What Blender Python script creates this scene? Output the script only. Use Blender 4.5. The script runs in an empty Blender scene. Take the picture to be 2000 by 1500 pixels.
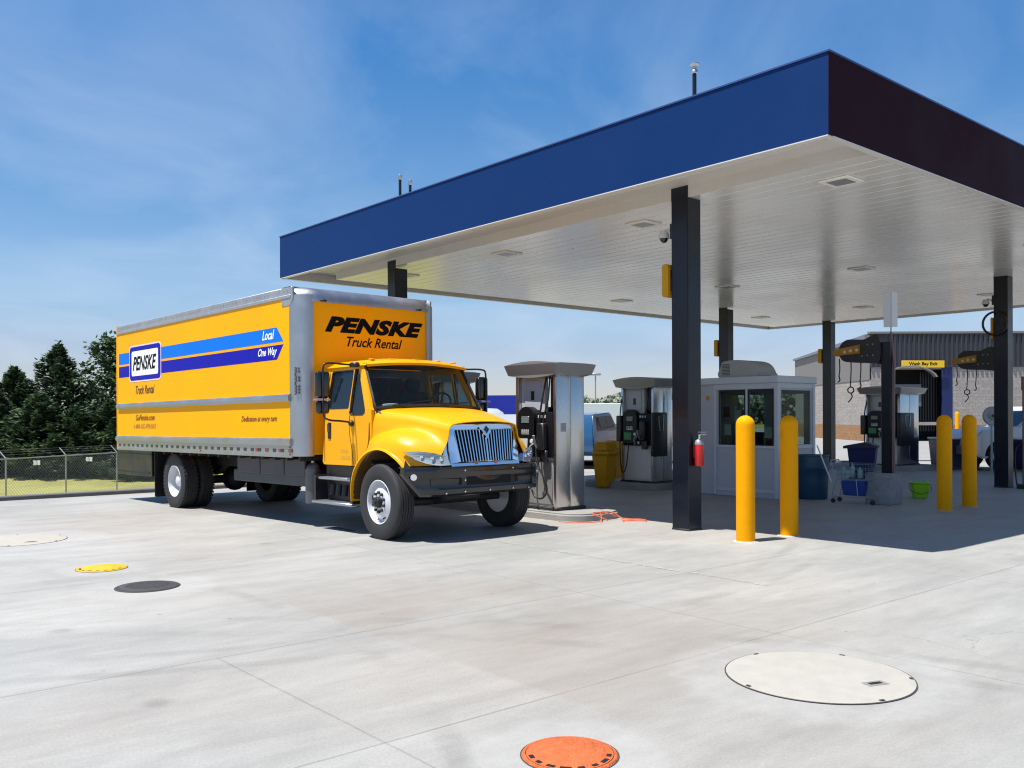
import bpy, bmesh, math, random
from mathutils import Vector, Matrix
from mathutils.geometry import tessellate_polygon
R = math.radians
random.seed(7)
scene = bpy.context.scene
col = scene.collection

# ------------------------------------------------------------------ camera
EYE = 1.65
cam_d = bpy.data.cameras.new("camera"); cam = bpy.data.objects.new("camera", cam_d); col.objects.link(cam)
cam_d.sensor_width = 36.0; cam_d.lens = 1756.0/2000*36.0
cam_d.shift_y = (813.3-750)/2000.0
cam_d.clip_end = 6000; cam_d.clip_start = .05
cam.location = (0, 0, EYE)
cam.rotation_euler = (R(90), R(.2), 0)
cam.rotation_mode = 'XYZ'
cam.rotation_euler = (Matrix.Rotation(R(90), 3, 'X') @ Matrix.Rotation(-.0035, 3, 'Z')).to_euler()
scene.camera = cam
scene.render.resolution_x = 1024; scene.render.resolution_y = 768

# ------------------------------------------------------------------ world, sun, exposure
SUN = Vector((-.32, -.178, 1)).normalized()
sun_el = math.asin(SUN.z); sun_az = math.atan2(SUN.x, SUN.y)
w = bpy.data.worlds.new("World"); scene.world = w; w.use_nodes = True
nt = w.node_tree; nt.nodes.clear()
sky = nt.nodes.new('ShaderNodeTexSky'); sky.sky_type = 'NISHITA'; sky.sun_disc = False
sky.sun_elevation = sun_el; sky.sun_rotation = sun_az
sky.air_density = 1.0; sky.dust_density = .25; sky.ozone_density = 2.6; sky.altitude = 100
bg = nt.nodes.new('ShaderNodeBackground'); bg.inputs[1].default_value = .103
out = nt.nodes.new('ShaderNodeOutputWorld')
geo = nt.nodes.new('ShaderNodeTexCoord')
sep = nt.nodes.new('ShaderNodeSeparateXYZ'); nt.links.new(geo.outputs['Generated'], sep.inputs[0])
# thin high cloud, projected on a flat layer (direction / height)
mp = nt.nodes.new('ShaderNodeMath'); mp.operation = 'MAXIMUM'; mp.inputs[1].default_value = .05
ad = nt.nodes.new('ShaderNodeMath'); ad.operation = 'ADD'; ad.inputs[1].default_value = .12
nt.links.new(sep.outputs[2], mp.inputs[0]); nt.links.new(mp.outputs[0], ad.inputs[0])
dv = nt.nodes.new('ShaderNodeVectorMath'); dv.operation = 'DIVIDE'
cb = nt.nodes.new('ShaderNodeCombineXYZ')
for i in range(3): nt.links.new(ad.outputs[0], cb.inputs[i])
nt.links.new(geo.outputs['Generated'], dv.inputs[0]); nt.links.new(cb.outputs[0], dv.inputs[1])
mpg = nt.nodes.new('ShaderNodeMapping'); mpg.inputs['Scale'].default_value = (.9, .55, .0); mpg.inputs['Rotation'].default_value = (0, 0, .5)
nt.links.new(dv.outputs[0], mpg.inputs[0])
nz = nt.nodes.new('ShaderNodeTexNoise'); nz.inputs['Scale'].default_value = 1.5; nz.inputs['Detail'].default_value = 7; nz.inputs['Roughness'].default_value = .55
nz.inputs['Distortion'].default_value = .7
nt.links.new(mpg.outputs[0], nz.inputs[0])
rp = nt.nodes.new('ShaderNodeMapRange'); rp.inputs[1].default_value = .42; rp.inputs[2].default_value = .85; rp.inputs[3].default_value = 0; rp.inputs[4].default_value = .42
nt.links.new(nz.outputs[0], rp.inputs[0])
mx = nt.nodes.new('ShaderNodeMix'); mx.data_type = 'RGBA'
mx.inputs[7].default_value = (4.3, 5.0, 6.0, 1)
nt.links.new(rp.outputs[0], mx.inputs[0])
hs = nt.nodes.new('ShaderNodeHueSaturation'); hs.inputs['Saturation'].default_value = 1.15; hs.inputs['Hue'].default_value = .492
nt.links.new(sky.outputs[0], hs.inputs['Color'])
gr = nt.nodes.new('ShaderNodeValToRGB'); gr.color_ramp.interpolation = 'LINEAR'
els = gr.color_ramp.elements
for k, (pz, c_) in enumerate(((.0, (.78, .79, .98)), (.07, (.87, .79, .95)), (.12, (1.03, .96, 1.04)), (.27, (.88, .99, 1.14)), (.39, (.53, .92, 1.22)), (.7, (.40, .66, .95)))):
    e_ = els[k] if k < 2 else els.new(pz)
    e_.position = pz; e_.color = (c_[0]/1.3, c_[1]/1.3, c_[2]/1.3, 1)
nt.links.new(sep.outputs[2], gr.inputs[0])
gm = nt.nodes.new('ShaderNodeVectorMath'); gm.operation = 'MULTIPLY'; nt.links.new(hs.outputs[0], gm.inputs[0]); nt.links.new(gr.outputs[0], gm.inputs[1])
nt.links.new(gm.outputs[0], mx.inputs[6])
nt.links.new(mx.outputs[2], bg.inputs[0]); nt.links.new(bg.outputs[0], out.inputs[0])

sd = bpy.data.lights.new("sun", 'SUN'); sd.energy = 5.0; sd.angle = R(.53); sd.color = (1, .955, .88)
so = bpy.data.objects.new("sun", sd); col.objects.link(so); so.rotation_euler = SUN.to_track_quat('Z', 'Y').to_euler()
scene.view_settings.view_transform = 'Standard'; scene.view_settings.look = 'None'
scene.view_settings.gamma = 1; scene.view_settings.exposure = .65
scene.render.engine = 'CYCLES'
scene.cycles.max_bounces = 8; scene.cycles.diffuse_bounces = 4; scene.cycles.filter_width = 1.15; scene.cycles.transparent_max_bounces = 16

# ------------------------------------------------------------------ site frame: a runs away along the blue fascia, b away along the dark fascia
TH = .8641; C0 = Vector((3.517, 9.948))
D1 = Vector((-math.cos(TH), math.sin(TH))); D2 = Vector((math.sin(TH), math.cos(TH)))
def gz(a): return -.008*max(0, min(a, 40)-5.1)
def S(a, b, z=None):
    p = C0 + D1*a + D2*b
    return Vector((p.x, p.y, gz(a) if z is None else z))
ROT = -TH     # local x = -a, local y = +b

# ------------------------------------------------------------------ materials
MATS = {}
def newmat(name):
    m = bpy.data.materials.new(name); m.use_nodes = True
    return m, m.node_tree, m.node_tree.nodes['Principled BSDF']
def mat(name, c, rough=.5, metal=0, coat=0, var=.0, vscale=3, bump=0, bscale=40, spec=.5, emit=None, stretch=None, var2=None):
    if name in MATS: return MATS[name]
    m, t, b = newmat(name); MATS[name] = m
    b.inputs['Base Color'].default_value = (*c, 1); b.inputs['Roughness'].default_value = rough
    b.inputs['Metallic'].default_value = metal; b.inputs['Coat Weight'].default_value = coat; b.inputs['Coat Roughness'].default_value = .06
    b.inputs['Specular IOR Level'].default_value = spec
    tc = t.nodes.new('ShaderNodeTexCoord'); mpn = t.nodes.new('ShaderNodeMapping'); t.links.new(tc.outputs['Object'], mpn.inputs[0])
    if stretch: mpn.inputs['Scale'].default_value = stretch
    if var:
        n = t.nodes.new('ShaderNodeTexNoise'); n.inputs['Scale'].default_value = vscale; n.inputs['Detail'].default_value = 6; n.inputs['Roughness'].default_value = .65
        t.links.new(mpn.outputs[0], n.inputs[0])
        r = t.nodes.new('ShaderNodeMapRange'); r.inputs[1].default_value = .3; r.inputs[2].default_value = .7; r.inputs[3].default_value = 1-var; r.inputs[4].default_value = 1+var*.6
        t.links.new(n.outputs[0], r.inputs[0])
        mm = t.nodes.new('ShaderNodeVectorMath'); mm.operation = 'SCALE'; mm.inputs[0].default_value = c
        t.links.new(r.outputs[0], mm.inputs['Scale']); t.links.new(mm.outputs[0], b.inputs['Base Color'])
        r2 = t.nodes.new('ShaderNodeMapRange'); r2.inputs[1].default_value = .3; r2.inputs[2].default_value = .7
        r2.inputs[3].default_value = max(0, rough-.08); r2.inputs[4].default_value = min(1, rough+.12)
        t.links.new(n.outputs[0], r2.inputs[0]); t.links.new(r2.outputs[0], b.inputs['Roughness'])
    if bump:
        n2 = t.nodes.new('ShaderNodeTexNoise'); n2.inputs['Scale'].default_value = bscale; n2.inputs['Detail'].default_value = 4
        t.links.new(mpn.outputs[0], n2.inputs[0])
        bp = t.nodes.new('ShaderNodeBump'); bp.inputs['Strength'].default_value = bump; bp.inputs['Distance'].default_value = .02
        t.links.new(n2.outputs[0], bp.inputs['Height']); t.links.new(bp.outputs[0], b.inputs['Normal'])
    if emit:
        b.inputs['Emission Color'].default_value = (*emit[:3], 1); b.inputs['Emission Strength'].default_value = emit[3]
    return m
YEL = mat('yellow_paint', (.80, .35, .0005), .36, coat=.2, spec=.2, bump=.0, var=.04, vscale=1.5)
YELB = mat('yellow_box_panel', (.93, .40, .0003), .5, coat=.06, spec=.08, var=.06, vscale=.8)
YBOL = mat('yellow_bollard_sleeve', (.84, .345, .0003), .5, var=.07, vscale=5, spec=.1)
YDUL = mat('yellow_plastic', (.55, .27, .004), .5, var=.1, spec=.3)
ALU = mat('aluminium', (.40, .42, .46), .36, .85, var=.12, vscale=2.5, bump=.05, bscale=8)
ALUW = mat('aluminium_matte', (.36, .37, .40), .48, .5, var=.14, vscale=6)
CHR = mat('chrome', (.82, .84, .88), .07, 1)
STL = mat('stainless_steel', (.60, .59, .58), .24, 1, var=.1, vscale=1.2, stretch=(1, 1, .15))
BLK = mat('black_plastic', (.012, .012, .014), .38, var=.2)
BLKG = mat('black_gloss', (.010, .010, .012), .18, coat=.4)
FRM = mat('dark_chassis', (.018, .018, .02), .6, var=.4, vscale=8)
GRY = mat('grey_plastic', (.22, .215, .21), .45, var=.08)
LGRY = mat('light_grey_panel', (.50, .50, .50), .42, var=.06)
RUB = mat('tyre_rubber', (.022, .022, .024), .72, var=.25, vscale=10, bump=.15, bscale=60)
WHT = mat('white_paint', (.60, .60, .60), .35, coat=.2, var=.05)
WRIM = mat('white_rim_paint', (.58, .59, .61), .35, coat=.2, var=.08, vscale=8)
NAVY = mat('navy_column_paint', (.005, .007, .016), .34, coat=.1, spec=.35, var=.12, vscale=2)
FBLU = mat('blue_fascia', (.003, .028, .125), .5, var=.03, vscale=.5, spec=.15)
FMAR = mat('dark_maroon_fascia', (.022, .006, .011), .6, var=.05, vscale=.5, spec=.06)
STBL = mat('stripe_light_blue', (.002, .16, .68), .5, coat=.05, spec=.08)
STDB = mat('stripe_dark_blue', (.008, .008, .34), .5, coat=.05, spec=.08)
TXT = mat('black_lettering', (.004, .004, .005), .6, spec=.1)
TXTW = mat('white_lettering', (.85, .85, .85), .45)
TXTF = mat('faded_lettering', (.30, .15, .03), .5)
TXTB = mat('brown_lettering', (.09, .035, .008), .5)
RED = mat('red_paint', (.55, .008, .012), .3, coat=.4, var=.06)
REDL = mat('red_reflector', (.35, .01, .02), .3)
GRN = mat('green_sticker', (.005, .22, .06), .4)
LIME = mat('lime_plastic', (.25, .55, .003), .4)
BLUP = mat('blue_plastic', (.010, .055, .11), .42, var=.1, coat=.05)
BLUD = mat('deep_blue_plastic', (.006, .016, .10), .4, var=.1)
ORG = mat('orange_paint', (.52, .115, .03), .75, var=.3, vscale=22, bump=.6, bscale=70)
YMH = mat('yellow_cover_paint', (.58, .36, .015), .7, var=.15, vscale=14, bump=.3, bscale=90)
DKM = mat('dark_cast_iron', (.05, .05, .055), .75, var=.25, vscale=20, bump=.5, bscale=120)
WMH = mat('white_cover_composite', (.365, .35, .315), .75, var=.07, vscale=6, bump=.25, bscale=150)
AMB = mat('amber_lens', (.75, .2, .01), .2, coat=.5)
SEAT = mat('seat_cloth', (.035, .045, .06), .85, var=.2)
DASH = mat('dash_plastic', (.10, .10, .105), .6)
BOOTH = mat('booth_panel', (.46, .47, .50), .5, var=.07, vscale=2)
BOOTHF = mat('booth_frame', (.54, .57, .62), .42, var=.05)
CMU = mat('concrete_block', (.27, .28, .29), .9, var=.25, vscale=8, bump=.4, bscale=60)
HOSEM = mat('hose_rubber', (.01, .01, .01), .5)
OHOSE = mat('orange_hose', (.75, .14, .05), .5)
GALV = mat('galvanised_steel', (.36, .38, .40), .5, .6, var=.15)
BARK = mat('bark', (.07, .05, .035), .9, var=.4, vscale=6, bump=.5, bscale=20)
HOLE = mat('dark_recess', (.004, .004, .004), .9)
WCLD = mat('white_plastic', (.7, .7, .7), .4)
CARP = mat('white_car_paint', (.52, .53, .55), .3, coat=.6)
CARB = mat('blue_car_paint', (.02, .09, .22), .25, coat=.7)
TRLB = mat('blue_trailer', (.008, .02, .33), .4, coat=.2)
TAN = mat('tan_box', (.42, .27, .15), .8, var=.1)

def glass_mat(name, tint, alpha, rough=.02):
    m, t, b = newmat(name)
    b.inputs['Base Color'].default_value = (*tint, 1); b.inputs['Roughness'].default_value = rough; b.inputs['Specular IOR Level'].default_value = .8
    tr = t.nodes.new('ShaderNodeBsdfTransparent'); tr.inputs[0].default_value = (.75, .82, .80, 1)
    mxs = t.nodes.new('ShaderNodeMixShader'); mxs.inputs[0].default_value = alpha
    o = t.nodes['Material Output']
    t.links.new(tr.outputs[0], mxs.inputs[1]); t.links.new(b.outputs[0], mxs.inputs[2]); t.links.new(mxs.outputs[0], o.inputs[0])
    return m
GLS = glass_mat('window_glass', (.02, .03, .035), .42)
GLSW = glass_mat('windscreen_glass', (.02, .03, .04), .2)
GLSD = glass_mat('dark_window_glass', (.006, .012, .018), .72)
GLSB = glass_mat('booth_glass', (.02, .03, .035), .16)
LENS = glass_mat('headlight_lens', (.6, .65, .7), .35, .05)

def concrete_mat():
    m, t, b = newmat('concrete'); N = t.nodes; L = t.links
    tc = N.new('ShaderNodeTexCoord')
    mpn = N.new('ShaderNodeMapping'); mpn.vector_type = 'POINT'
    L.new(tc.outputs['Object'], mpn.inputs[0])      # object coordinates of the sheet are (x=-a, y=b)
    sp = N.new('ShaderNodeSeparateXYZ'); L.new(mpn.outputs[0], sp.inputs[0])
    def math_(op, a=None, b_=None, c=None):
        n = N.new('ShaderNodeMath'); n.operation = op
        for i, v in enumerate((a, b_, c)):
            if v is None: continue
            if isinstance(v, (int, float)): n.inputs[i].default_value = v
            else: L.new(v, n.inputs[i])
        return n.outputs[0]
    def noise(scale, stretch, detail=6, rough=.6, dist=0):
        mq = N.new('ShaderNodeMapping'); mq.inputs['Scale'].default_value = stretch; L.new(tc.outputs['Object'], mq.inputs[0])
        n = N.new('ShaderNodeTexNoise'); n.inputs['Scale'].default_value = scale; n.inputs['Detail'].default_value = detail
        n.inputs['Roughness'].default_value = rough; n.inputs['Distortion'].default_value = dist
        L.new(mq.outputs[0], n.inputs[0]); return n.outputs[0]
    def rng(v, a, b_, c, d, smooth=False):
        n = N.new('ShaderNodeMapRange'); L.new(v, n.inputs[0])
        if smooth: n.interpolation_type = 'SMOOTHSTEP'
        for i, q in enumerate((a, b_, c, d)): n.inputs[i+1].default_value = q
        return n.outputs[0]
    # brightness from several layers
    streak = noise(1.0, (1.1, .34, 1), 8, .62, .5)
    streak2 = noise(2.2, (1.8, .30, 1), 7, .66, .4)
    streak3 = noise(9.0, (1.3, .38, 1), 5, .72)
    blotch = noise(.38, (1, 1, 1), 5, .6, .6)
    fine = noise(60, (1, 1, 1), 3, .7)
    v = rng(streak, .3, .7, .90, 1.06)
    v = math_('MULTIPLY', v, rng(streak2, .3, .7, .935, 1.045))
    v = math_('MULTIPLY', v, rng(streak3, .3, .7, .93, 1.05))
    v = math_('MULTIPLY', v, rng(blotch, .3, .7, .82, 1.06))
    v = math_('MULTIPLY', v, rng(fine, .3, .7, .88, 1.09))
    # scattered dark specks
    vo = N.new('ShaderNodeTexVoronoi'); vo.inputs['Scale'].default_value = 1.7; vo.inputs['Randomness'].default_value = 1; L.new(tc.outputs['Object'], vo.inputs[0])
    spk = rng(vo.outputs['Distance'], .018, .035, .55, 1.0)
    v = math_('MULTIPLY', v, spk)
    # slab tint per slab
    col_a = N.new('ShaderNodeMix'); col_a.data_type = 'RGBA'
    col_a.inputs[6].default_value = (.338, .338, .324, 1); col_a.inputs[7].default_value = (.325, .310, .286, 1)
    tint = noise(.22, (1, .6, 1), 4, .55, .3)
    L.new(rng(tint, .46, .66, 0, 1), col_a.inputs[0])
    # joints at constant a and constant b
    def line(coord, pos, wdt, val):
        d = math_('ABSOLUTE', math_('SUBTRACT', coord, pos))
        return rng(d, wdt*.4, wdt, val, 1, True)
    wob = math_('MULTIPLY', math_('SUBTRACT', noise(2.5, (1, 1, 1), 3), .5), .014)
    xa = math_('ADD', sp.outputs[0], wob); yb = math_('ADD', sp.outputs[1], wob)
    jn = rng(noise(1.7, (1, 1, 1), 5), .38, .62, .0, 1.0)
    j = None
    for a in (-12.0, -8.5, -4.9, -1.4, .72, 4.25, 7.75, 11.3, 14.8):
        q = line(xa, -a, .012, .70); j = q if j is None else math_('MULTIPLY', j, q)
    for b_ in (-10.15, -6.67, -3.2, .27, 3.74, 7.2, 10.7, 14.2, 17.6):
        q = line(yb, b_, .011, .76)
        if b_ < -5: q = math_('MAXIMUM', q, rng(sp.outputs[0], -.74, -.70, 1, 0))
        j = math_('MULTIPLY', j, q)
    # worn band beside one joint
    band = math_('ABSOLUTE', math_('SUBTRACT', sp.outputs[0], 1.26))
    bn = math_('MULTIPLY', rng(band, .02, .22, .14, 0, True), rng(noise(1.1, (.5, .3, 1), 5), .35, .65, 0, 1))
    v = math_('MULTIPLY', v, math_('SUBTRACT', 1, bn))
    jj = math_('ADD', math_('MULTIPLY', j, rng(jn, 0, 1, .75, 1)), rng(jn, 0, 1, .25, 0))
    v = math_('MULTIPLY', v, jj)
    # faint turning tyre marks: thin arcs about far centres
    for (ax_, ay_, rr_, w0) in ((-9.5, -3.0, 9.3, .10), (-9.5, -3.0, 9.75, .10), (6.0, -12.5, 9.6, .13), (6.0, -12.5, 10.1, .13), (-2.0, -14.0, 8.4, .11)):
        c0 = N.new('ShaderNodeCombineXYZ'); c0.inputs[0].default_value = ax_; c0.inputs[1].default_value = ay_
        z1_ = N.new('ShaderNodeCombineXYZ'); L.new(sp.outputs[0], z1_.inputs[0]); L.new(sp.outputs[1], z1_.inputs[1])
        d1_ = N.new('ShaderNodeVectorMath'); d1_.operation = 'DISTANCE'; L.new(z1_.outputs[0], d1_.inputs[0]); L.new(c0.outputs[0], d1_.inputs[1])
        bandm = rng(math_('ABSOLUTE', math_('SUBTRACT', d1_.outputs['Value'], rr_)), w0*.3, w0, .15, 0, True)
        bandm = math_('MULTIPLY', bandm, rng(noise(.8, (1, 1, 1), 4), .45, .62, 0, 1))
        v = math_('MULTIPLY', v, math_('SUBTRACT', 1, bandm))
    # hairline cracks
    vc = N.new('ShaderNodeTexVoronoi'); vc.feature = 'DISTANCE_TO_EDGE'; vc.inputs['Scale'].default_value = .16
    wv = N.new('ShaderNodeVectorMath'); wv.operation = 'ADD'; wn = N.new('ShaderNodeTexNoise'); wn.inputs['Scale'].default_value = 1.6; wn.inputs['Detail'].default_value = 6
    L.new(tc.outputs['Object'], wn.inputs[0]); L.new(tc.outputs['Object'], wv.inputs[0]); L.new(wn.outputs['Color'], wv.inputs[1]); L.new(wv.outputs[0], vc.inputs[0])
    ck = math_('MULTIPLY', rng(vc.outputs['Distance'], .0, .0016, .3, 0), rng(noise(.5, (1, 1, 1), 3), .52, .6, 0, 1))
    v = math_('MULTIPLY', v, math_('SUBTRACT', 1, ck))
    # drips and small oil spots under and around the fuelling lane
    vd = N.new('ShaderNodeTexVoronoi'); vd.inputs['Scale'].default_value = .9; L.new(tc.outputs['Object'], vd.inputs[0])
    dsp = math_('MULTIPLY', rng(vd.outputs['Distance'], .03, .12, .30, 0, True), rng(noise(.45, (1, 1, 1), 3), .5, .62, 0, 1))
    v = math_('MULTIPLY', v, math_('SUBTRACT', 1, dsp))
    # brown water stains with a sharp edge on one side (slab b in -5.5..-3.2)
    sb = math_('MULTIPLY', rng(sp.outputs[1], -5.52, -5.46, 0, 1), rng(sp.outputs[1], -3.6, -2.6, 1, 0))
    sb = math_('MULTIPLY', sb, rng(sp.outputs[0], -2.6, -1.7, 0, 1))
    sb = math_('MULTIPLY', sb, rng(sp.outputs[0], 1.2, 2.4, 1, 0))
    sb = math_('MULTIPLY', sb, rng(noise(.9, (1, .5, 1), 5), .35, .65, .1, .55))
    # pale collars cast round the covers
    halo = None
    for (px, py, r0) in HALOS:
        cx = N.new('ShaderNodeCombineXYZ'); cx.inputs[0].default_value = px; cx.inputs[1].default_value = py
        z0 = N.new('ShaderNodeCombineXYZ'); L.new(sp.outputs[0], z0.inputs[0]); L.new(sp.outputs[1], z0.inputs[1])
        dd = N.new('ShaderNodeVectorMath'); dd.operation = 'DISTANCE'; L.new(z0.outputs[0], dd.inputs[0]); L.new(cx.outputs[0], dd.inputs[1])
        dn = math_('ADD', dd.outputs['Value'], math_('MULTIPLY', math_('SUBTRACT', noise(3, (1, 1, 1), 4), .5), .25))
        h = rng(dn, r0, r0*1.25, 1, 0, True)
        halo = h if halo is None else math_('MAXIMUM', halo, h)
    sc = N.new('ShaderNodeVectorMath'); sc.operation = 'SCALE'; L.new(col_a.outputs[2], sc.inputs[0]); L.new(v, sc.inputs['Scale'])
    mS = N.new('ShaderNodeMix'); mS.data_type = 'RGBA'; L.new(sb, mS.inputs[0]); L.new(sc.outputs[0], mS.inputs[6]); mS.inputs[7].default_value = (.245, .212, .178, 1)
    mH = N.new('ShaderNodeMix'); mH.data_type = 'RGBA'
    L.new(math_('MULTIPLY', halo, rng(noise(5, (1, 1, 1), 6, .8), .3, .7, .1, .6)), mH.inputs[0]); L.new(mS.outputs[2], mH.inputs[6]); mH.inputs[7].default_value = (.375, .375, .365, 1)
    L.new(mH.outputs[2], b.inputs['Base Color'])
    b.inputs['Roughness'].default_value = .62; b.inputs['Specular IOR Level'].default_value = .42
    L.new(rng(streak2, .3, .7, .5, .72), b.inputs['Roughness'])
    bp = N.new('ShaderNodeBump'); bp.inputs['Strength'].default_value = .25; bp.inputs['Distance'].default_value = .01
    h = math_('ADD', math_('MULTIPLY', fine, .5), math_('ADD', math_('MULTIPLY', streak3, .5), math_('MULTIPLY', j, 1.2)))
    L.new(h, bp.inputs['Height']); L.new(bp.outputs[0], b.inputs['Normal'])
    return m

def deck_mat():
    m, t, b = newmat('ribbed_white_deck'); N = t.nodes; L = t.links
    b.inputs['Base Color'].default_value = (.68, .66, .625, 1); b.inputs['Roughness'].default_value = .24; b.inputs['Specular IOR Level'].default_value = .9
    b.inputs['Coat Weight'].default_value = .35; b.inputs['Coat Roughness'].default_value = .18
    tc = N.new('ShaderNodeTexCoord'); sp = N.new('ShaderNodeSeparateXYZ'); L.new(tc.outputs['Object'], sp.inputs[0])
    n = N.new('ShaderNodeTexNoise'); n.inputs['Scale'].default_value = .5; n.inputs['Detail'].default_value = 3; L.new(tc.outputs['Object'], n.inputs[0])
    r = N.new('ShaderNodeMapRange'); r.inputs[1].default_value = .3; r.inputs[2].default_value = .7; r.inputs[3].default_value = .2; r.inputs[4].default_value = .32
    L.new(n.outputs[0], r.inputs[0]); L.new(r.outputs[0], b.inputs['Roughness'])
    # gentle oil-canning across the pans
    mp2 = N.new('ShaderNodeMapping'); mp2.inputs['Scale'].default_value = (.25, 2.2, 1); L.new(tc.outputs['Object'], mp2.inputs[0])
    n2 = N.new('ShaderNodeTexNoise'); n2.inputs['Scale'].default_value = 1.6; n2.inputs['Detail'].default_value = 3; L.new(mp2.outputs[0], n2.inputs[0])
    bp = N.new('ShaderNodeBump'); bp.inputs['Strength'].default_value = .25; bp.inputs['Distance'].default_value = .02; L.new(n2.outputs[0], bp.inputs['Height']); L.new(bp.outputs[0], b.inputs['Normal'])
    return m

def foliage_mat(name, c1, c2):
    m, t, b = newmat(name); N = t.nodes; L = t.links
    g = N.new('ShaderNodeNewGeometry'); cr = N.new('ShaderNodeMix'); cr.data_type = 'RGBA'
    cr.inputs[6].default_value = (*c1, 1); cr.inputs[7].default_value = (*c2, 1)
    L.new(g.outputs['Random Per Island'], cr.inputs[0]); L.new(cr.outputs[2], b.inputs['Base Color'])
    b.inputs['Roughness'].default_value = .6
    tl = N.new('ShaderNodeBsdfTranslucent'); L.new(cr.outputs[2], tl.inputs[0])
    ms = N.new('ShaderNodeMixShader'); ms.inputs[0].default_value = .2
    L.new(b.outputs[0], ms.inputs[1]); L.new(tl.outputs[0], ms.inputs[2]); L.new(ms.outputs[0], N['Material Output'].inputs[0])
    return m
FOL1 = foliage_mat('conifer_foliage', (.018, .045, .028), (.095, .155, .065))
FOL2 = foliage_mat('broadleaf_foliage', (.02, .05, .028), (.10, .16, .06))

# ------------------------------------------------------------------ mesh helpers
class MB:
    def __init__(s): s.bm = bmesh.new()
    def _add(s, tmp, M=None):
        me = bpy.data.meshes.new('t'); tmp.to_mesh(me); tmp.free()
        if M is not None: me.transform(M)
        s.bm.from_mesh(me); bpy.data.meshes.remove(me)
    def box(s, lo, hi, bev=0, M=None, seg=1):
        t = bmesh.new(); bmesh.ops.create_cube(t, size=1)
        c = [(lo[i]+hi[i])/2 for i in range(3)]; d = [abs(hi[i]-lo[i]) for i in range(3)]
        for v in t.verts: v.co = Vector([v.co[i]*d[i]+c[i] for i in range(3)])
        if bev: bmesh.ops.bevel(t, geom=t.edges[:], offset=min(bev, min(d)*.45), segments=seg, affect='EDGES', profile=.5)
        s._add(t, M); return s
    def cyl(s, p, q, r, r2=None, n=16, caps=True):
        p, q = Vector(p), Vector(q); d = q-p
        t = bmesh.new(); bmesh.ops.create_cone(t, cap_ends=caps, segments=n, radius1=r, radius2=r if r2 is None else r2, depth=d.length)
        M = Matrix.Translation((p+q)/2) @ d.to_track_quat('Z', 'Y').to_matrix().to_4x4()
        s._add(t, M); return s
    def lathe(s, prof, p=(0, 0, 0), axis=(0, 0, 1), n=32, close=False):
        t = bmesh.new(); rings = []
        for (r, h) in prof:
            if r < 1e-5: rings.append([t.verts.new((0, 0, h))])
            else: rings.append([t.verts.new((r*math.cos(2*math.pi*i/n), r*math.sin(2*math.pi*i/n), h)) for i in range(n)])
        prs = list(zip(rings, rings[1:]))
        if close: prs.append((rings[-1], rings[0]))
        for A, B in prs:
            for i in range(n):
                j = (i+1) % n
                if len(A) == 1 and len(B) == 1: continue
                if len(A) == 1: t.faces.new((A[0], B[j], B[i]))
                elif len(B) == 1: t.faces.new((A[i], A[j], B[0]))
                else: t.faces.new((A[i], A[j], B[j], B[i]))
        bmesh.ops.recalc_face_normals(t, faces=t.faces)
        s._add(t, Matrix.Translation(p) @ Vector(axis).to_track_quat('Z', 'Y').to_matrix().to_4x4()); return s
    def sphere(s, c, r, sc=(1, 1, 1), n=16):
        t = bmesh.new(); bmesh.ops.create_uvsphere(t, u_segments=n, v_segments=max(6, n//2), radius=r)
        s._add(t, Matrix.Translation(c) @ Matrix.Diagonal((*sc, 1))); return s
    def tube(s, pts, r, n=8, closed=False):
        pts = [Vector(p) for p in pts]; t = bmesh.new(); rings = []; prev = None
        m = len(pts)
        for i, p in enumerate(pts):
            if closed: d = pts[(i+1) % m]-pts[i-1]
            else: d = pts[min(i+1, m-1)]-pts[max(i-1, 0)]
            d.normalize()
            if prev is None:
                u = d.orthogonal().normalized()
            else:
                u = (prev-d*prev.dot(d)); u = u.normalized() if u.length > 1e-6 else d.orthogonal().normalized()
            prev = u; vv = d.cross(u)
            rings.append([t.verts.new(p+(u*math.cos(2*math.pi*k/n)+vv*math.sin(2*math.pi*k/n))*r) for k in range(n)])
        rg = list(zip(rings, rings[1:]))
        if closed: rg.append((rings[-1], rings[0]))
        for A, B in rg:
            for k in range(n): t.faces.new((A[k], A[(k+1) % n], B[(k+1) % n], B[k]))
        if not closed: t.faces.new(rings[0][::-1]); t.faces.new(rings[-1])
        bmesh.ops.recalc_face_normals(t, faces=t.faces)
        s._add(t); return s
    def prism(s, loops, fn, d0, d1):
        """loops: outer + holes of 2-D points; fn(u, v, d) -> 3-D; extruded from d0 to d1"""
        t = bmesh.new(); flat = [q for lp in loops for q in lp]
        tris = tessellate_polygon([[Vector((q[0], q[1], 0)) for q in lp] for lp in loops])
        A = [t.verts.new(fn(q[0], q[1], d0)) for q in flat]; B = [t.verts.new(fn(q[0], q[1], d1)) for q in flat]
        for tr in tris:
            try: t.faces.new([A[i] for i in tr]); t.faces.new([B[i] for i in tr][::-1])
            except ValueError: pass
        k = 0
        for lp in loops:
            n = len(lp)
            for i in range(n): 
                a, b = k+i, k+(i+1) % n
                t.faces.new((A[a], A[b], B[b], B[a]))
            k += n
        bmesh.ops.recalc_face_normals(t, faces=t.faces)
        s._add(t); return s
    def grid(s, rows, thick=0, closed=False):
        t = bmesh.new(); V = [[t.verts.new(p) for p in r] for r in rows]
        for A, B in zip(V, V[1:]):
            for i in range(len(A)-1): t.faces.new((A[i], A[i+1], B[i+1], B[i]))
        if thick: bmesh.ops.recalc_face_normals(t, faces=t.faces); bmesh.ops.solidify(t, geom=t.faces[:], thickness=thick)
        s._add(t); return s
    def face(s, pts):
        s.bm.faces.new([s.bm.verts.new(p) for p in pts]); return s
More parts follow.
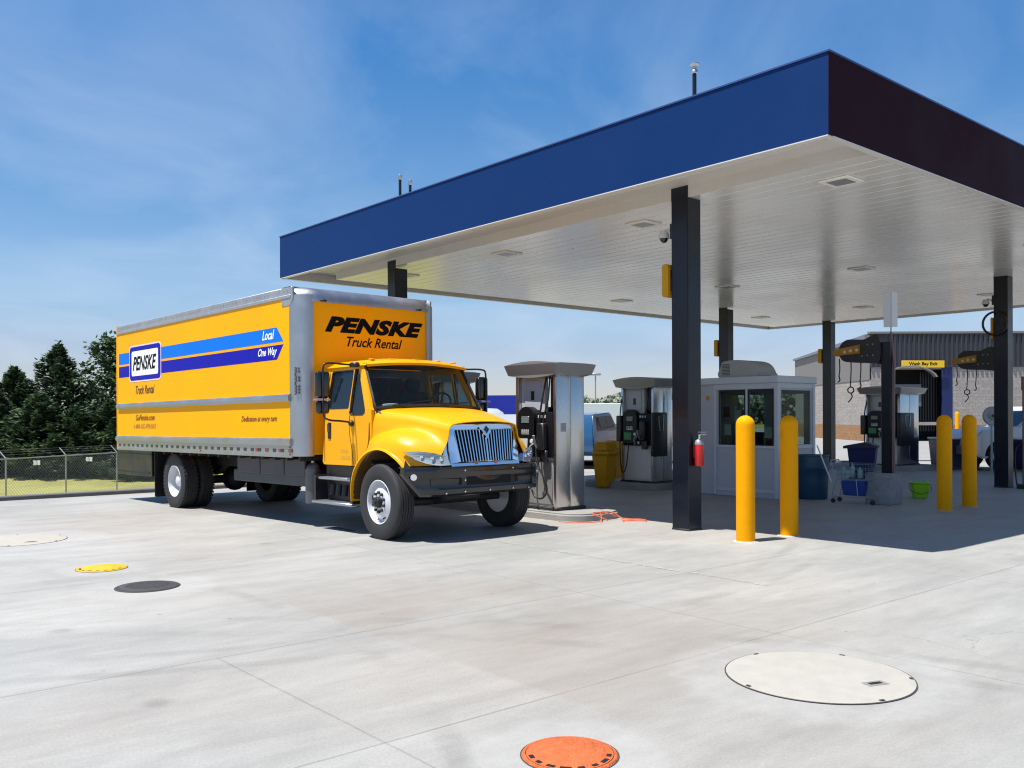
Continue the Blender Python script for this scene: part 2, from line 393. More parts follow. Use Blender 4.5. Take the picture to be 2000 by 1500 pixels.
    def mirror_y(s):
        g = bmesh.ops.duplicate(s.bm, geom=s.bm.verts[:]+s.bm.edges[:]+s.bm.faces[:])
        vs = [v for v in g['geom'] if isinstance(v, bmesh.types.BMVert)]; fs = [f for f in g['geom'] if isinstance(f, bmesh.types.BMFace)]
        for v in vs: v.co.y = -v.co.y
        bmesh.ops.reverse_faces(s.bm, faces=fs); return s
    def build(s, name, m, parent=None, smooth=38, mats=None, loc=None, rot=0):
        me = bpy.data.meshes.new(name); 
        a = R(smooth)
        for f in s.bm.faces: f.smooth = True
        for e in s.bm.edges: e.smooth = (len(e.link_faces) == 2 and e.calc_face_angle(0) < a)
        s.bm.to_mesh(me); s.bm.free()
        for q in (m if isinstance(m, (list, tuple)) else [m]): me.materials.append(q)
        o = bpy.data.objects.new(name, me); col.objects.link(o)
        if parent is not None: o.parent = parent
        if loc is not None: o.location = loc; o.rotation_euler = (0, 0, rot)
        return o
def tag(o, label, cat, group=None, kind=None):
    if label: o['label'] = label
    if cat: o['category'] = cat
    if group: o['group'] = group
    if kind: o['kind'] = kind
    return o
def thing(name, label, cat, loc, rot=0, group=None):
    o = bpy.data.objects.new(name, None); col.objects.link(o); o.location = loc; o.rotation_euler = (0, 0, rot)
    return tag(o, label, cat, group)
def struct(o): o['kind'] = 'structure'; return o
def dup(root, loc, rot, label=None):
    r = root.copy(); col.objects.link(r); r.location = loc; r.rotation_euler = (0, 0, rot)
    if label: r['label'] = label
    for ch in list(root.children):
        c = ch.copy(); col.objects.link(c); c.parent = r
        for g in list(ch.children):
            d = g.copy(); col.objects.link(d); d.parent = c
    return r
def arc(cx, cz, r, a0, a1, n=16): return [(cx+r*math.cos(R(a0+(a1-a0)*i/n)), cz+r*math.sin(R(a0+(a1-a0)*i/n))) for i in range(n+1)]
def rrect(x0, z0, x1, z1, r, n=5):
    return arc(x1-r, z1-r, r, 0, 90, n)+arc(x0+r, z1-r, r, 90, 180, n)+arc(x0+r, z0+r, r, 180, 270, n)+arc(x1-r, z0+r, r, 270, 360, n)
def smooth_curve(pts, n=8, closed=False):
    P = [Vector(p) for p in pts]; o = []
    m = len(P); rngs = range(m) if closed else range(m-1)
    for i in rngs:
        if closed: p0, p1, p2, p3 = P[i-1], P[i], P[(i+1) % m], P[(i+2) % m]
        else: p0, p1, p2, p3 = P[max(i-1, 0)], P[i], P[i+1], P[min(i+2, m-1)]
        for k in range(n):
            t = k/n; o.append(.5*((2*p1)+(p2-p0)*t+(2*p0-5*p1+4*p2-p3)*t*t+(3*p1-p0-3*p2+p3)*t**3))
    if not closed: o.append(P[-1])
    return o
def text(name, body, width, height, origin, X, Y, m, parent, shear=0, bold=0, ext=.001, spacing=1.0):
    """lettering fitted to width x height, its lower left corner at origin, reading along X with Y up"""
    cu = bpy.data.curves.new('txt', 'FONT'); cu.body = body; cu.size = 1; cu.shear = shear; cu.offset = bold; cu.space_character = spacing
    cu.resolution_u = 3
    ob = bpy.data.objects.new('txt', cu); col.objects.link(ob)
    bpy.context.view_layer.update()
    me = bpy.data.meshes.new_from_object(ob.evaluated_get(bpy.context.evaluated_depsgraph_get()))
    bpy.data.objects.remove(ob); bpy.data.curves.remove(cu)
    xs = [v.co.x for v in me.vertices]; ys = [v.co.y for v in me.vertices]
    x0, x1, y0, y1 = min(xs), max(xs), min(ys), max(ys)
    X = Vector(X); Y = Vector(Y); Z = X.cross(Y); O = Vector(origin)
    for v in me.vertices:
        v.co = O+X*((v.co.x-x0)/(x1-x0)*width)+Y*((v.co.y-y0)/(y1-y0)*height)+Z*ext
    me.materials.clear(); me.materials.append(m); me.name = name
    o = bpy.data.objects.new(name, me); col.objects.link(o); o.parent = parent
    return o

# ================================================================== SETTING
MANH = [  # x, y, r
    ('white', 1.932, 5.69, .574), ('orange', .275, 4.38, .225), ('yellow', -4.5, 9.85, .25), ('iron', -3.56, 8.77, .285), ('whitefar', -6.78, 12.30, .62)]
def to_local(x, y):
    q = Vector((x, y))-C0; return (-q.dot(D1), q.dot(D2))
HALOS = [(*to_local(x, y), r+{'white': .22, 'orange': .2, 'yellow': .16, 'iron': .28, 'whitefar': .4}[k]) for k, x, y, r in MANH]
CONC = concrete_mat()
LOTLOC = Vector((C0.x, C0.y, 0))
m = MB()
m.grid([[(-a, b, gz(a)) for b in (-60, 0, 32)] for a in (-70, 5.1, 16.0)])
struct(m.build('concrete_lot', CONC, loc=LOTLOC, rot=ROT))
# kerb along the back of the lot
m = MB(); 
m.box((-16.28, -60, -.35), (-16.0, 12, gz(16)+.09), .02)
KERB = mat('kerb_concrete', (.12, .12, .13), .85, var=.2, vscale=2)
struct(m.build('kerb', KERB, loc=LOTLOC, rot=ROT))
# terrain
GRS = mat('dry_grass', (.27, .26, .075), .95, var=.32, vscale=.35, bump=.8, bscale=3)
def sstep(t): t = max(0, min(1, t)); return t*t*(3-2*t)
def terr(x, y):
    q = Vector((x, y))-C0; a, b = q.dot(D1), q.dot(D2)
    d = 2.15*sstep((a-16.2)/7)*(1-sstep((x+.28*y+3)/7))
    return -.17-d + (sstep((a-40)/30)*.8 if b < 20 else 0)
m = MB(); xs = [-900, -400, -200]+[-120+4*i for i in range(61)]+[200, 400, 900]; ys = [-900, -300, -60]+[4*i for i in range(45)]+[260, 500, 1200, 2500]
m.grid([[(x, y, terr(x, y)) for x in xs] for y in ys])
struct(m.build('grass_ground', GRS))
ASP = mat('pale_asphalt', (.13, .13, .13), .9, var=.15, vscale=.6)
m = MB(); m.grid([[(-a, b, -.02) for b in (32.02, 90)] for a in (-70, 16.0)])
struct(m.build('road', ASP, loc=LOTLOC, rot=ROT))
m = MB(); m.grid([[(x, y, .012 if False else -.012) for x in (-3.5, 60)] for y in (33, 120)])
struct(m.build('back_yard_pavement', mat('yard_concrete', (.26, .26, .25), .85, var=.1, vscale=.5)))
# painted line
PLN = mat('worn_white_line', (.40, .40, .39), .8, var=.10, vscale=1.2)
m = MB(); m.grid([[(-a, b, .004) for b in (-1.62, -1.54)] for a in (-.25, 4.2)])
t_ = PLN.node_tree; o_ = t_.nodes['Material Output']; b_ = t_.nodes['Principled BSDF']
nn = t_.nodes.new('ShaderNodeTexNoise'); nn.inputs['Scale'].default_value = 7; nn.inputs['Detail'].default_value = 8; nn.inputs['Roughness'].default_value = .75
tcn = t_.nodes.new('ShaderNodeTexCoord'); t_.links.new(tcn.outputs['Object'], nn.inputs[0])
mr_ = t_.nodes.new('ShaderNodeMapRange'); mr_.inputs[1].default_value = .44; mr_.inputs[2].default_value = .62; t_.links.new(nn.outputs[0], mr_.inputs[0])
tb_ = t_.nodes.new('ShaderNodeBsdfTransparent'); ms_ = t_.nodes.new('ShaderNodeMixShader')
t_.links.new(mr_.outputs[0], ms_.inputs[0]); t_.links.new(tb_.outputs[0], ms_.inputs[1]); t_.links.new(b_.outputs[0], ms_.inputs[2]); t_.links.new(ms_.outputs[0], o_.inputs[0])
struct(m.build('painted_line', PLN, loc=LOTLOC, rot=ROT))

# ------------------------------------------------------------------ covers in the paving
def cover(k, x, y, r):
    q = to_local(x, y); z = gz(-q[0])
    if k in ('white', 'whitefar'):
        t = thing('manhole_cover', 'large round off-white tank cover with a dark recessed handle in front of the bollards' if k == 'white' else 'large pale round tank cover at the left edge of the lot', 'manhole cover', (x, y, z), 0, 'large white tank covers')
        MB().lathe([(r, 0), (r+.003, .004), (r+.003, .006), (r-.004, .006), (r-.004, .002), (r, .0)], n=96).build('rim', mat('rim_gap_grey', (.05, .05, .048), .9), t)  # thin dark grey ring marking the gap round the lid
        MB().lathe([(0, .012), (r-.03, .011), (r-.006, .008), (r-.006, .0)], n=96).build('lid', WMH, t)
        hx, hy = (.28, -.20) if k == 'white' else (.3, -.2)
        M = Matrix.Translation((hx, hy, 0)) @ Matrix.Rotation(.35, 4, 'Z')
        MB().box((-.075, -.04, .0118), (.075, .04, .0135), .004, M).build('handle_recess', GRY, t)
        MB().box((-.045, -.016, .0137), (.045, .016, .016), .002, M).build('handle', HOLE, t)
        for ang in (118, 55, 205, 290, 350):
            c, s_ = math.cos(R(ang)), math.sin(R(ang))
            MB().box((-.018, -.010, .009), (.018, .010, .0135), .003, Matrix.Translation((c*(r-.02), s_*(r-.02), 0)) @ Matrix.Rotation(R(ang+90), 4, 'Z')).build('bolt_notch', FRM, t)
    else:
        lab = {'orange': 'round orange painted cover with notches round its edge in the foreground', 'yellow': 'round yellow painted cover with small dark notches', 'iron': 'round dark grey cast iron cover on pale concrete'}[k]
        t = thing('manhole_cover', lab, 'manhole cover', (x, y, z)); MB().lathe([(r+.011, .0), (r+.011, .0035), (r+.017, .0035), (r+.017, 0)], n=64).build('joint_ring', mat('rim_gap_grey', (.05, .05, .048), .9), t); mm = {'orange': ORG, 'yellow': YMH, 'iron': DKM}[k]  # joint ring: dark gap between cover rim and paving
        MB().lathe([(r-.008, .0), (r-.008, .010), (r+.004, .010), (r+.012, .001)], n=64).build('rim', mm if k != 'orange' else ORG, t)
        MB().lathe([(0, .019), (r-.055, .018), (r-.045, .012), (r-.012, .011), (r-.012, 0)], n=64).build('lid', mm, t)
        if k != 'iron':
            for ang in range(195, 350, 22):
                c, s_ = math.cos(R(ang)), math.sin(R(ang)); wd = random.choice((.024, .034, .044))
                MB().box((-wd/2-.006, -.013, .010), (wd/2+.006, .012, .0128), .002, Matrix.Translation((c*(r-.034), s_*(r-.034), 0)) @ Matrix.Rotation(R(ang+90), 4, 'Z')).build('notch', HOLE, t)
        else:
            g = MB()
            for i in range(-6, 7):
                for j_ in range(-6, 7):
                    if (i*i+j_*j_) < 34: g.box((i*.036-.011, j_*.036-.011, .018), (i*.036+.011, j_*.036+.011, .0205))
            g.build('tread_pattern', DKM, t)
for c in MANH: cover(*c)
t = thing('drain_grate', 'narrow dark steel drain grate in the paving by the front wheel', 'drain grate', (-2.52, 13.3, gz(6.4)), ROT)
t.scale = (.7, .5, 1)
g = MB(); g.box((-.42, -.11, 0), (.42, -.09, .008)); g.box((-.42, .09, 0), (.42, .11, .008))
for i in range(22): g.box((-.41+i*.039, -.09, 0), (-.395+i*.039, .09, .007))
g.build('grille', mat('grate_steel', (.12, .12, .12), .7), t); MB().box((-.41, -.09, 0), (.41, .09, .003)).build('pit', HOLE, t)

# ------------------------------------------------------------------ canopy
ZD, ZF, ZT = 4.78, 4.762, 5.678
CL, CD, TR = 13.35, 19.0, 1.135      # length along a, depth along b, trough width
can = thing('fuel_canopy', 'large flat fuel station canopy with blue and dark maroon fascia and white ribbed ceiling', 'canopy', (C0.x, C0.y, 0), ROT)
fo = .12
MB().box((-CL, 0, ZF), (-.0045, .06, ZT), .002).build('blue_fascia', FBLU, can)
MB().box((-.004, .0, ZF), (0, CD, ZT)).box((-.06, .061, ZF), (-.0045, CD, ZT)).build('maroon_fascia', FMAR, can)
MB().box((-CL-.06, 0, ZF), (-CL, CD, ZT), .006).build('back_fascia', FBLU, can)
MB().box((-CL, CD-.06, ZF), (-.06, CD, ZT), .006).build('side_fascia', FBLU, can)
DECK = deck_mat()
DTRIM = mat('white_deck_trim', (.60, .585, .55), .4, var=.04)
dk = MB(); n = int((CD-.45-TR)/.3); y0 = TR
for i in range(n+1):
    ya = y0+i*.3; yb = min(ya+.3, CD-.45)
    if yb-ya < .02: continue
    dk.box((-CL+.45, ya+.006, ZD), (-.075, yb-.006, ZD+.05), .006)
dk.box((-CL+.45, TR, ZD+.03), (-.075, CD-.45, ZD+.10))
dk.build('ceiling_deck', DECK, can)
tg = MB()
tg.box((-CL+.005, .065, ZD+.17), (-.065, TR+.02, ZD+.20)); tg.box((-CL+.45, TR-.004, ZD-.002), (-.07, TR+.001, ZD+.175))
tg.box((-CL+.2, .62, ZD+.13), (-.07, .70, ZD+.172), .01)
tg.box((-CL+.005, TR+.02, ZD+.16), (-CL+.47, CD-.065, ZD+.19)); tg.box((-CL+.446, TR, ZD-.002), (-CL+.452, CD-.45, ZD+.162))
tg.box((-CL+.45, CD-.47, ZD+.16), (-.07, CD-.065, ZD+.19)); tg.box((-CL+.45, CD-.452, ZD-.002), (-.07, CD-.446, ZD+.162))
tg.box((-CL+.001, .062, ZF-.001), (-CL+.012, CD-.062, ZD+.2)); tg.box((-CL+.014, CD-.073, ZF-.001), (-.062, CD-.062, ZD+.2)); tg.box((-CL+.014, .0605, ZF-.001), (-.062, .07, ZD+.2))
tg.build('gutter_trim', DTRIM, can)
lp = MB(); lp.box((-CL-.03, -.006, ZF-.014), (-.01, .09, ZF-.001)); lp.box((-.08, .09, ZF-.014), (.004, CD, ZF-.001)); lp.box((-CL-.064, .0, ZF-.014), (-CL+.04, CD+.004, ZF-.001)); lp.box((-CL+.04, CD-.08, ZF-.014), (-.08, CD+.004, ZF-.001))
lp.build('bottom_trim', DTRIM, can)
MB().box((-CL, .06, ZD+.3), (-.06, CD-.06, ZT-.05)).build('roof', mat('roof_membrane', (.4, .4, .4), .9), can)
cp = MB(); cp.box((-CL-.075, -.015, ZT+.001), (.015, .08, ZT+.02)); cp.box((-.07, .08, ZT+.001), (.015, CD+.01, ZT+.02)); cp.build('coping', mat('coping_metal', (.05, .09, .25), .4, .3), can)
LF = mat('fixture_lens', (.20, .20, .20), .3)
for b_ in (2.0, 9.0, 15.5):
    for a_ in (.98, 4.45, 7.9, 11.35):
        lt = thing('ceiling_light', None, 'ceiling light', S(a_, b_, ZD-.001), ROT, 'square lights in the canopy ceiling')
        near = b_ == 2.0 and a_ == .98
        lt['label'] = {(2.0, .98): 'square recessed light in the canopy ceiling nearest the blue and maroon corner', (2.0, 4.45): 'square ceiling light just left of the dome camera on the front column',
            (2.0, 7.9): 'square ceiling light halfway along the blue fascia', (2.0, 11.35): 'square ceiling light near the canopy end above the truck'}.get((b_, a_), 'flat white square light set in the far part of the canopy ceiling')
        MB().box((-.22, -.22, -.022), (.22, .22, 0), .008).build('frame', mat('fixture_frame_white', (.85, .84, .80), .35), lt)
        MB().box((-.14, -.14, -.026), (.14, .14, -.022), .003).build('lens', LF, lt)
# columns
def column(a_, b_, label, z1):
    t = thing('canopy_column', label, 'column', S(a_+.15, b_+.15), ROT, 'dark square columns under the canopy')
    c = MB(); c.box((-.15, -.15, -.05), (.15, .15, ZD-.003), .008)
    c.box((-.15, -.15, ZD-.02), (.15, -.139, z1), .001)
    c.build('shaft', NAVY, t)
    MB().box((-.158, -.158, -.04), (.158, .158, .03), .01).build('base_collar', FRM, t)
    MB().tube([(-.158, .08, .02), (-.162, .08, .6), (-.162, .08, 2.6), (-.158, .08, 4.5)], .012, 6).build('conduit', NAVY, t)
    return t
def numbox(par_ab, label, thin=1):
    a_, b_ = par_ab
    t = thing('lane_number_box', label, 'sign', S(a_+.3, b_+.12, 3.62), ROT, 'yellow lane boxes on the back of the columns')
    MB().prism([rrect(-.135, -.24, -.02, .24, .045)], lambda u, v, d: (u*thin, d, v), -.17, .17).build('panel', YDUL, t)
    MB().box((-.03, -.12, -.15), (.0, .12, .15), .004).build('bracket', BLK, t)
cols = [(2.85, 1.12, 'nearest dark square column with a red extinguisher and a dome camera'), (10.43, 1.12, 'column rising behind the top of the yellow truck'),
        (2.85, 12.47, 'column at the right edge with a black hose ring and hose reel'), (10.43, 12.47, 'column behind the booth and its roof air conditioner'),
        (10.43, 18.1, 'farthest column between the booth and the blue lidded bin'), (2.85, 18.1, 'column beyond the right edge of the photo')]
for i, (a_, b_, l) in enumerate(cols):
    if i == 5: continue
    column(a_, b_, l, ZD+.165)
numbox((2.85, 1.12), 'yellow rounded box on the nearest column'); numbox((10.43, 12.47), 'yellow box on the column behind the booth')
numbox((10.43, 18.1), 'yellow box on the farthest column'); numbox((2.85, 12.47), 'yellow box on the column with the hose ring', .35)
# dome cameras
def domecam(a_, b_, z, label):
    t = thing('security_camera', label, 'camera', S(a_, b_, z), ROT, 'dome cameras on the columns')
    MB().box((-.05, -.06, -.10), (0, .06, .12), .008).build('wall_plate', BLK, t)
    MB().tube(smooth_curve([(-.05, 0, -.02), (-.10, 0, .03), (-.16, 0, .05), (-.2, 0, .02)], 5), .018).build('arm', WHT, t)
    MB().lathe([(0, .05), (.05, .045), (.075, 0), (.08, -.06), (.07, -.065)], p=(-.2, 0, 0), n=24).build('housing', WHT, t)
    MB().sphere((-.2, 0, -.065), .062, n=20).build('dome', BLKG, t)
domecam(3.15, 1.2, 4.33, 'white dome security camera on the nearest column'); domecam(3.15, 12.55, 4.25, 'white dome security camera on the right column above the hose ring')
# extinguisher
def extinguisher(loc, rot, label, s=1.0, bracket=True):
    t = thing('fire_extinguisher', label, 'extinguisher', loc, rot, 'red fire extinguishers')
    MB().lathe([(0, 0), (.07*s, .0), (.082*s, .02*s), (.082*s, .40*s), (.065*s, .46*s), (.03*s, .485*s)], n=24).build('cylinder', RED, t)
    MB().cyl((0, 0, .48*s), (0, 0, .53*s), .022*s).sphere((0, 0, .55*s), .03*s).build('valve', CHR, t)
    v = MB(); v.box((-.02, -.015, .555*s), (.13*s, .015, .575*s), .004); v.box((-.02, -.015, .60*s), (.14*s, .015, .615*s), .004); v.build('lever', mat('lever_steel', (.5, .45, .45), .4, .3), t)
    MB().tube(smooth_curve([(0, -.02, .54*s), (-.07*s, -.05*s, .5*s), (-.09*s, -.05*s, .35*s), (-.088*s, -.04*s, .15*s)], 6), .011*s).build('hose', BLK, t)
    MB().lathe([(.0815*s, .385*s), (.0835*s, .385*s), (.0835*s, .402*s), (.069*s, .458*s), (.035*s, .487*s)], n=24).build('tag', ALUW, t)
    return t
p = S(2.775, 1.27, .93)
extinguisher(p, ROT+.3, s=.80, label= 'red fire extinguisher hung on the right face of the nearest column')
extinguisher(S(8.35, 7.25, .12), ROT, 'red fire extinguisher standing on the ground beside the middle pump')

# ------------------------------------------------------------------ roof vents
def vent(a_, b_, z1, label, big=True):
    t = thing('vent_pipe', label, 'vent pipe', S(a_, b_, ZT-.06), ROT, 'vent pipes on the canopy roof'); h = z1-ZT+.06
    MB().cyl((0, 0, 0), (0, 0, h-.16), .032).build('pipe', NAVY, t)
    MB().lathe([(.034, 0), (.05, .01), (.05, .05), (.035, .07), (.04, .11), (.075, .14), (.075, .155), (0, .17)] if big else [(.034, 0), (.05, .03), (.045, .1), (0, .14)], p=(0, 0, h-.17), n=20).build('cap', ALU, t)
vent(3.5, 2.12, 7.14, 'tall vent pipe with a metal cap above the blue fascia'); vent(11.5, 1.95, 7.08, 'left and taller of the two vent pipes near the left canopy end', False); vent(11.25, 2.05, 6.93, 'right and shorter of the two vent pipes near the left canopy end', False)

# ------------------------------------------------------------------ bollards
BP = [(1.70, .85, 'nearest yellow bollard beside the dark front column'), (1.65, 1.79, 'second yellow bollard from the front column, its foot half in shade'),
      (1.66, 6.58, 'yellow bollard in the shade, left one of the far pair'), (1.67, 7.60, 'yellow bollard in the shade, right one of the far pair')]
prof = [(.122, -.02), (.122, 1.53)]+[(.122*math.cos(R(q)), 1.53+.122*math.sin(R(q))*1.0) for q in range(8, 90, 9)]+[(0, 1.652)]
b0 = MB().lathe(prof, n=40).build('bollard', YBOL, loc=S(*BP[0][:2]))
tag(b0, BP[0][2], 'bollard', 'yellow bollards guarding the island ends')
br_ = MB().lathe([(.122, .0), (.122, .012), (.150, .008), (.168, .0)], n=32).build('base_ring', mat('grout', (.40, .39, .37), .9, var=.3, vscale=25), b0)
for a_, b_, l in BP[1:]:
    o = b0.copy(); col.objects.link(o); o.location = S(a_, b_); o['label'] = l
    r_ = br_.copy(); col.objects.link(r_); r_.parent = o

# ------------------------------------------------------------------ islands
ISL = mat('island_concrete', (.27, .265, .25), .8, var=.15, vscale=3, bump=.2, bscale=30)
def island(a0, a1, b0_, b1, label):
    t = MB().prism([rrect(-a1, b0_, -a0, b1, .38, 8)], lambda u, v, d: (u, v, d), -.12, .12)
    bm_ = t.bm
    top = [e for e in bm_.edges if all(abs(v.co.z-.12) < 1e-4 for v in e.verts) and len(e.link_faces) == 2 and e.calc_face_angle(0) > 1]
    bmesh.ops.bevel(bm_, geom=top, offset=.03, segments=3, affect='EDGES')
    tag(t.build('pump_island', ISL, loc=LOTLOC, rot=ROT), label, 'island', 'raised concrete pump islands')
island(4.62, 10.2, .60, 1.78, 'raised concrete pump island by the yellow truck'); 
island(7.9, 10.2, 6.2, 7.9, 'raised concrete island under the middle pump'); island(7.2, 10.2, 16.9, 18.9, 'raised concrete island under the far pumps')

# ------------------------------------------------------------------ fuel dispensers
def nozzle(par, x, y, z, flip=1):
    q = MB(); q.tube(smooth_curve([(x, y, z), (x+.03*flip, y-.10, z+.10), (x+.05*flip, y-.14, z+.22)], 5), .022)
    q.tube(smooth_curve([(x+.03*flip, y-.10, z+.10), (x-.03*flip, y-.16, z+.02), (x-.05*flip, y-.12, z-.12)], 5), .014)
    q.build('nozzle', ALUW, par)
def pump(loc, label, variant=0):
    L_, W_ = .5, .32
    t = thing('fuel_pump', label, 'fuel pump', loc, ROT, 'stainless fuel pumps')
    # end panels
    for sx in (1, -1):
        e = MB(); x0, x1 = (L_-.075, L_) if sx > 0 else (-L_, -L_+.075)
        e.box((x0, -W_, .02), (x1, -.008, 2.22), .012, seg=2); e.box((x0, .008, .02), (x1, W_, 2.22), .012, seg=2)
        e.box((x0+.006, -.02, .02), (x1-.01, .02, 2.2)); e.build('end_panel', STL, t)
    MB().box((-L_-.02, -W_-.02, 0), (L_+.02, W_+.02, .05), .008).build('base_plate', FRM, t)
    c = MB(); c.box((-L_+.075, -W_+.02, .05), (L_-.075, W_-.02, .86), .008); c.build('lower_cabinet', mat('pale_cabinet', (.62, .60, .56), .45, var=.06) if variant else LGRY, t)
    MB().box((-L_+.10, -W_+.008, .09), (L_-.10, -W_+.02, .80), .006).build('cabinet_door', mat('pale_cabinet', (.62, .60, .56), .45, var=.06) if variant else GRY, t)
    MB().box((-L_+.08, -W_-.034, .98), (-.38, -W_-.03, 1.46), .002).build('side_screen', BLKG, t)
    # black middle housing
    md = MB(); md.box((-L_+.075, -W_-.03, .86), (L_-.075, W_+.03, 1.60), .02, seg=2)
    md.prism([[(-.36, .92), (.06, .92), (.06, 1.48)]+arc(-.15, 1.48, .21, 0, 180, 14)+[(-.36, 1.48)]], lambda u, v, d: (u, d, v), -W_-.085, W_+.085)
    md.build('dispenser_housing', mat('pump_black', (.006, .006, .008), .45, spec=.3), t)
    for s_ in (-1,):
        y = s_*(W_+.087)
        MB().box((-.25, y-.006, 1.42), (-.06, y, 1.53), .003).build('display', mat('lcd', (.16, .19, .2), .2), t)
        k = MB()
        for i in range(4): k.box((-.25+i*.05, y-.006, 1.24), (-.215+i*.05, y, 1.31), .003)
        k.build('price_buttons', mat('button_grey', (.42, .42, .42), .4), t)
        MB().box((-.33, y-.006, .99), (-.10, y, 1.16), .004).build('grade_sticker', GRN if variant else mat('white_sticker', (.6, .6, .6), .4), t)
        MB().lathe([(0, .012), (.035, .01), (.04, 0)], p=(.0, y, 1.12), axis=(0, s_, 0), n=16).build('card_reader', WCLD, t)
    # upper panel + arch opening
    up = MB(); up.box((-L_+.075, -W_+.07, 1.6), (.16, -W_+.15, 2.22), .006); up.box((-.16, W_-.15, 1.6), (L_-.075, W_-.07, 2.22), .006); up.build('upper_bezel', LGRY, t)
    MB().box((-L_+.17, -W_+.058, 1.63), (.07, -W_+.07, 2.13), .008).build('bezel_door', mat('pale_blue_grey_panel', (.42, .46, .50), .35), t)
    MB().box((-.17, -W_+.052, 1.80), (-.09, -W_+.058, 1.95), .004).build('bezel_label', BLK, t)
    # canopy with bowed sides
    n_ = 16; cnp = MB(); rows = []
    lx, wy = .64, .46
    def bow(u, half): return 1-.0*u*u
    top_z = lambda x: 2.385+.02*0
    pts_t = [(-lx+2*lx*i/n_) for i in range(n_+1)]
    loop = [(x, 2.40-.0*abs(x)+.0, ) for x in pts_t]
    outer = [(x, 2.38+.055*(1-(x/lx)**2)) for x in pts_t]+[(x*.93, 2.215-.05*(1-(x/lx)**2)) for x in reversed(pts_t)]
    cnp.prism([outer], lambda u, v, d: (u*(1-.0*d), d*(1.0 if v > 2.3 else .88), v), -wy, wy)
    cnp.build('top_canopy', mat('pump_canopy_grey', (.27, .265, .26), .35, .3), t)
    # hoses and nozzles on the visible side
    if variant:
        MB().tube(smooth_curve([(-.45, -W_+.05, 2.18), (-.47, -W_-.05, 1.7), (-.44, -W_-.10, 1.2), (-.42, -W_-.12, .7), (-.36, -W_-.14, .28), (-.24, -W_-.14, .30), (-.18, -W_-.12, .7), (-.18, -W_-.1, .9)], 7), .014, 8).build('hose', HOSEM, t)
    else:
        MB().tube(smooth_curve([(.22, -W_+.05, 2.18), (.22, -W_-.05, 1.8), (.14, -W_-.07, 1.3), (.12, -W_-.10, 1.0), (.20, -W_-.13, .74), (.38, -W_-.14, .50), (.42, -W_-.14, .32), (.30, -W_-.14, .20), (.12, -W_-.14, .24), (.02, -W_-.14, .46), (.0, -W_-.12, .72), (.03, -W_-.1, .92)], 7), .0155, 8).build('hose', HOSEM, t)
    MB().box((L_, -.22, 1.28), (L_+.002, -.10, 1.42)).build('end_decal', mat('decal_grey', (.30, .31, .33), .4), t)
    lb = MB()
    for i in range(3): lb.box((.10+i*.07, -W_-.036, 1.50), (.145+i*.07, -W_-.031, 1.55), .002)
    lb.build('warning_labels', mat('white_sticker', (.6, .6, .6), .4), t)
    MB().box((-.24, -W_-.094, 1.22), (-.06, -W_-.088, 1.24)).build('display_trim', ALU, t)
    MB().tube(smooth_curve([(.30, -W_+.05, 2.18), (.33, -W_-.02, 1.8), (.24, -W_-.04, 1.5), (.26, -W_-.08, 1.2)], 6), .013).build('hose', HOSEM, t)
    bt = MB(); bt.box((.16, -W_-.14, .98), (.33, -W_-.03, 1.42), .02); bt.box((.20, -W_-.10, .78), (.36, -W_-.03, .98), .02); bt.build('nozzle_boot', BLK, t)
    nozzle(t, .17, -W_-.10, 1.0, 1)
    if variant:
        MB().box((-.56, -W_-.12, .95), (-.40, -W_+.02, 1.55), .02).build('nozzle_boot', BLK, t)
        MB().box((L_-.02, -W_-.10, .62), (L_+.10, .05, 1.62), .03, seg=2).build('side_nozzle_holder', BLK, t)
        MB().tube([(L_+.105, -.28, 1.52), (L_+.105, -.10, 1.56), (L_+.105, -.12, 1.2), (L_+.105, -.24, 1.2), (L_+.105, -.28, 1.52)], .012).build('holder_trim', ALU, t)
        MB().lathe([(0, .01), (.03, .01), (.03, 0)], p=(.12, -W_-.09, .93), axis=(0, -1, 0), n=14).build('button', WCLD, t)
    else:
        MB().box((-.33, -W_-.02, .62), (-.10, -W_+.02, .95), .01).build('receipt_tray', WCLD, t)
    return t
pump(S(5.78, 1.14, .12), 'tall stainless fuel pump directly right of the truck bonnet')
pump(S(8.85, 1.14, .10), 'stainless fuel pump seen between the windscreen and the left mirror')
pump(S(8.60, 6.83, .11), 'fuel pump left of the front column with a green sticker', 1)
fp_ = pump(S(8.30, 18.0, .10), 'far fuel pump behind the hose reel post', 1); fp_.scale = (1.1, 1.9, 1)

# orange hose on the island end
t = MB()
pts = [(4.85, .46, .02), (4.62, .53, .02), (4.5, .66, .02), (4.42, .9, .02), (4.5, 1.05, .06), (4.66, 1.2, .13), (4.55, 1.36, .12), (4.40, 1.42, .02), (4.25, 1.30, .02), (4.15, 1.42, .02), (4.02, 1.55, .02), (4.2, 1.62, .02), (4.45, 1.5, .02), (4.55, 1.2, .125), (4.6, .95, .13), (4.4, 1.1, .02)]
t.tube(smooth_curve([(-p[0], p[1], p[2]) for p in pts], 8), .008, 6)
tag(t.build('orange_hose', OHOSE, loc=LOTLOC, rot=ROT), 'thin orange hose tangled over the end of the pump island', 'hose')

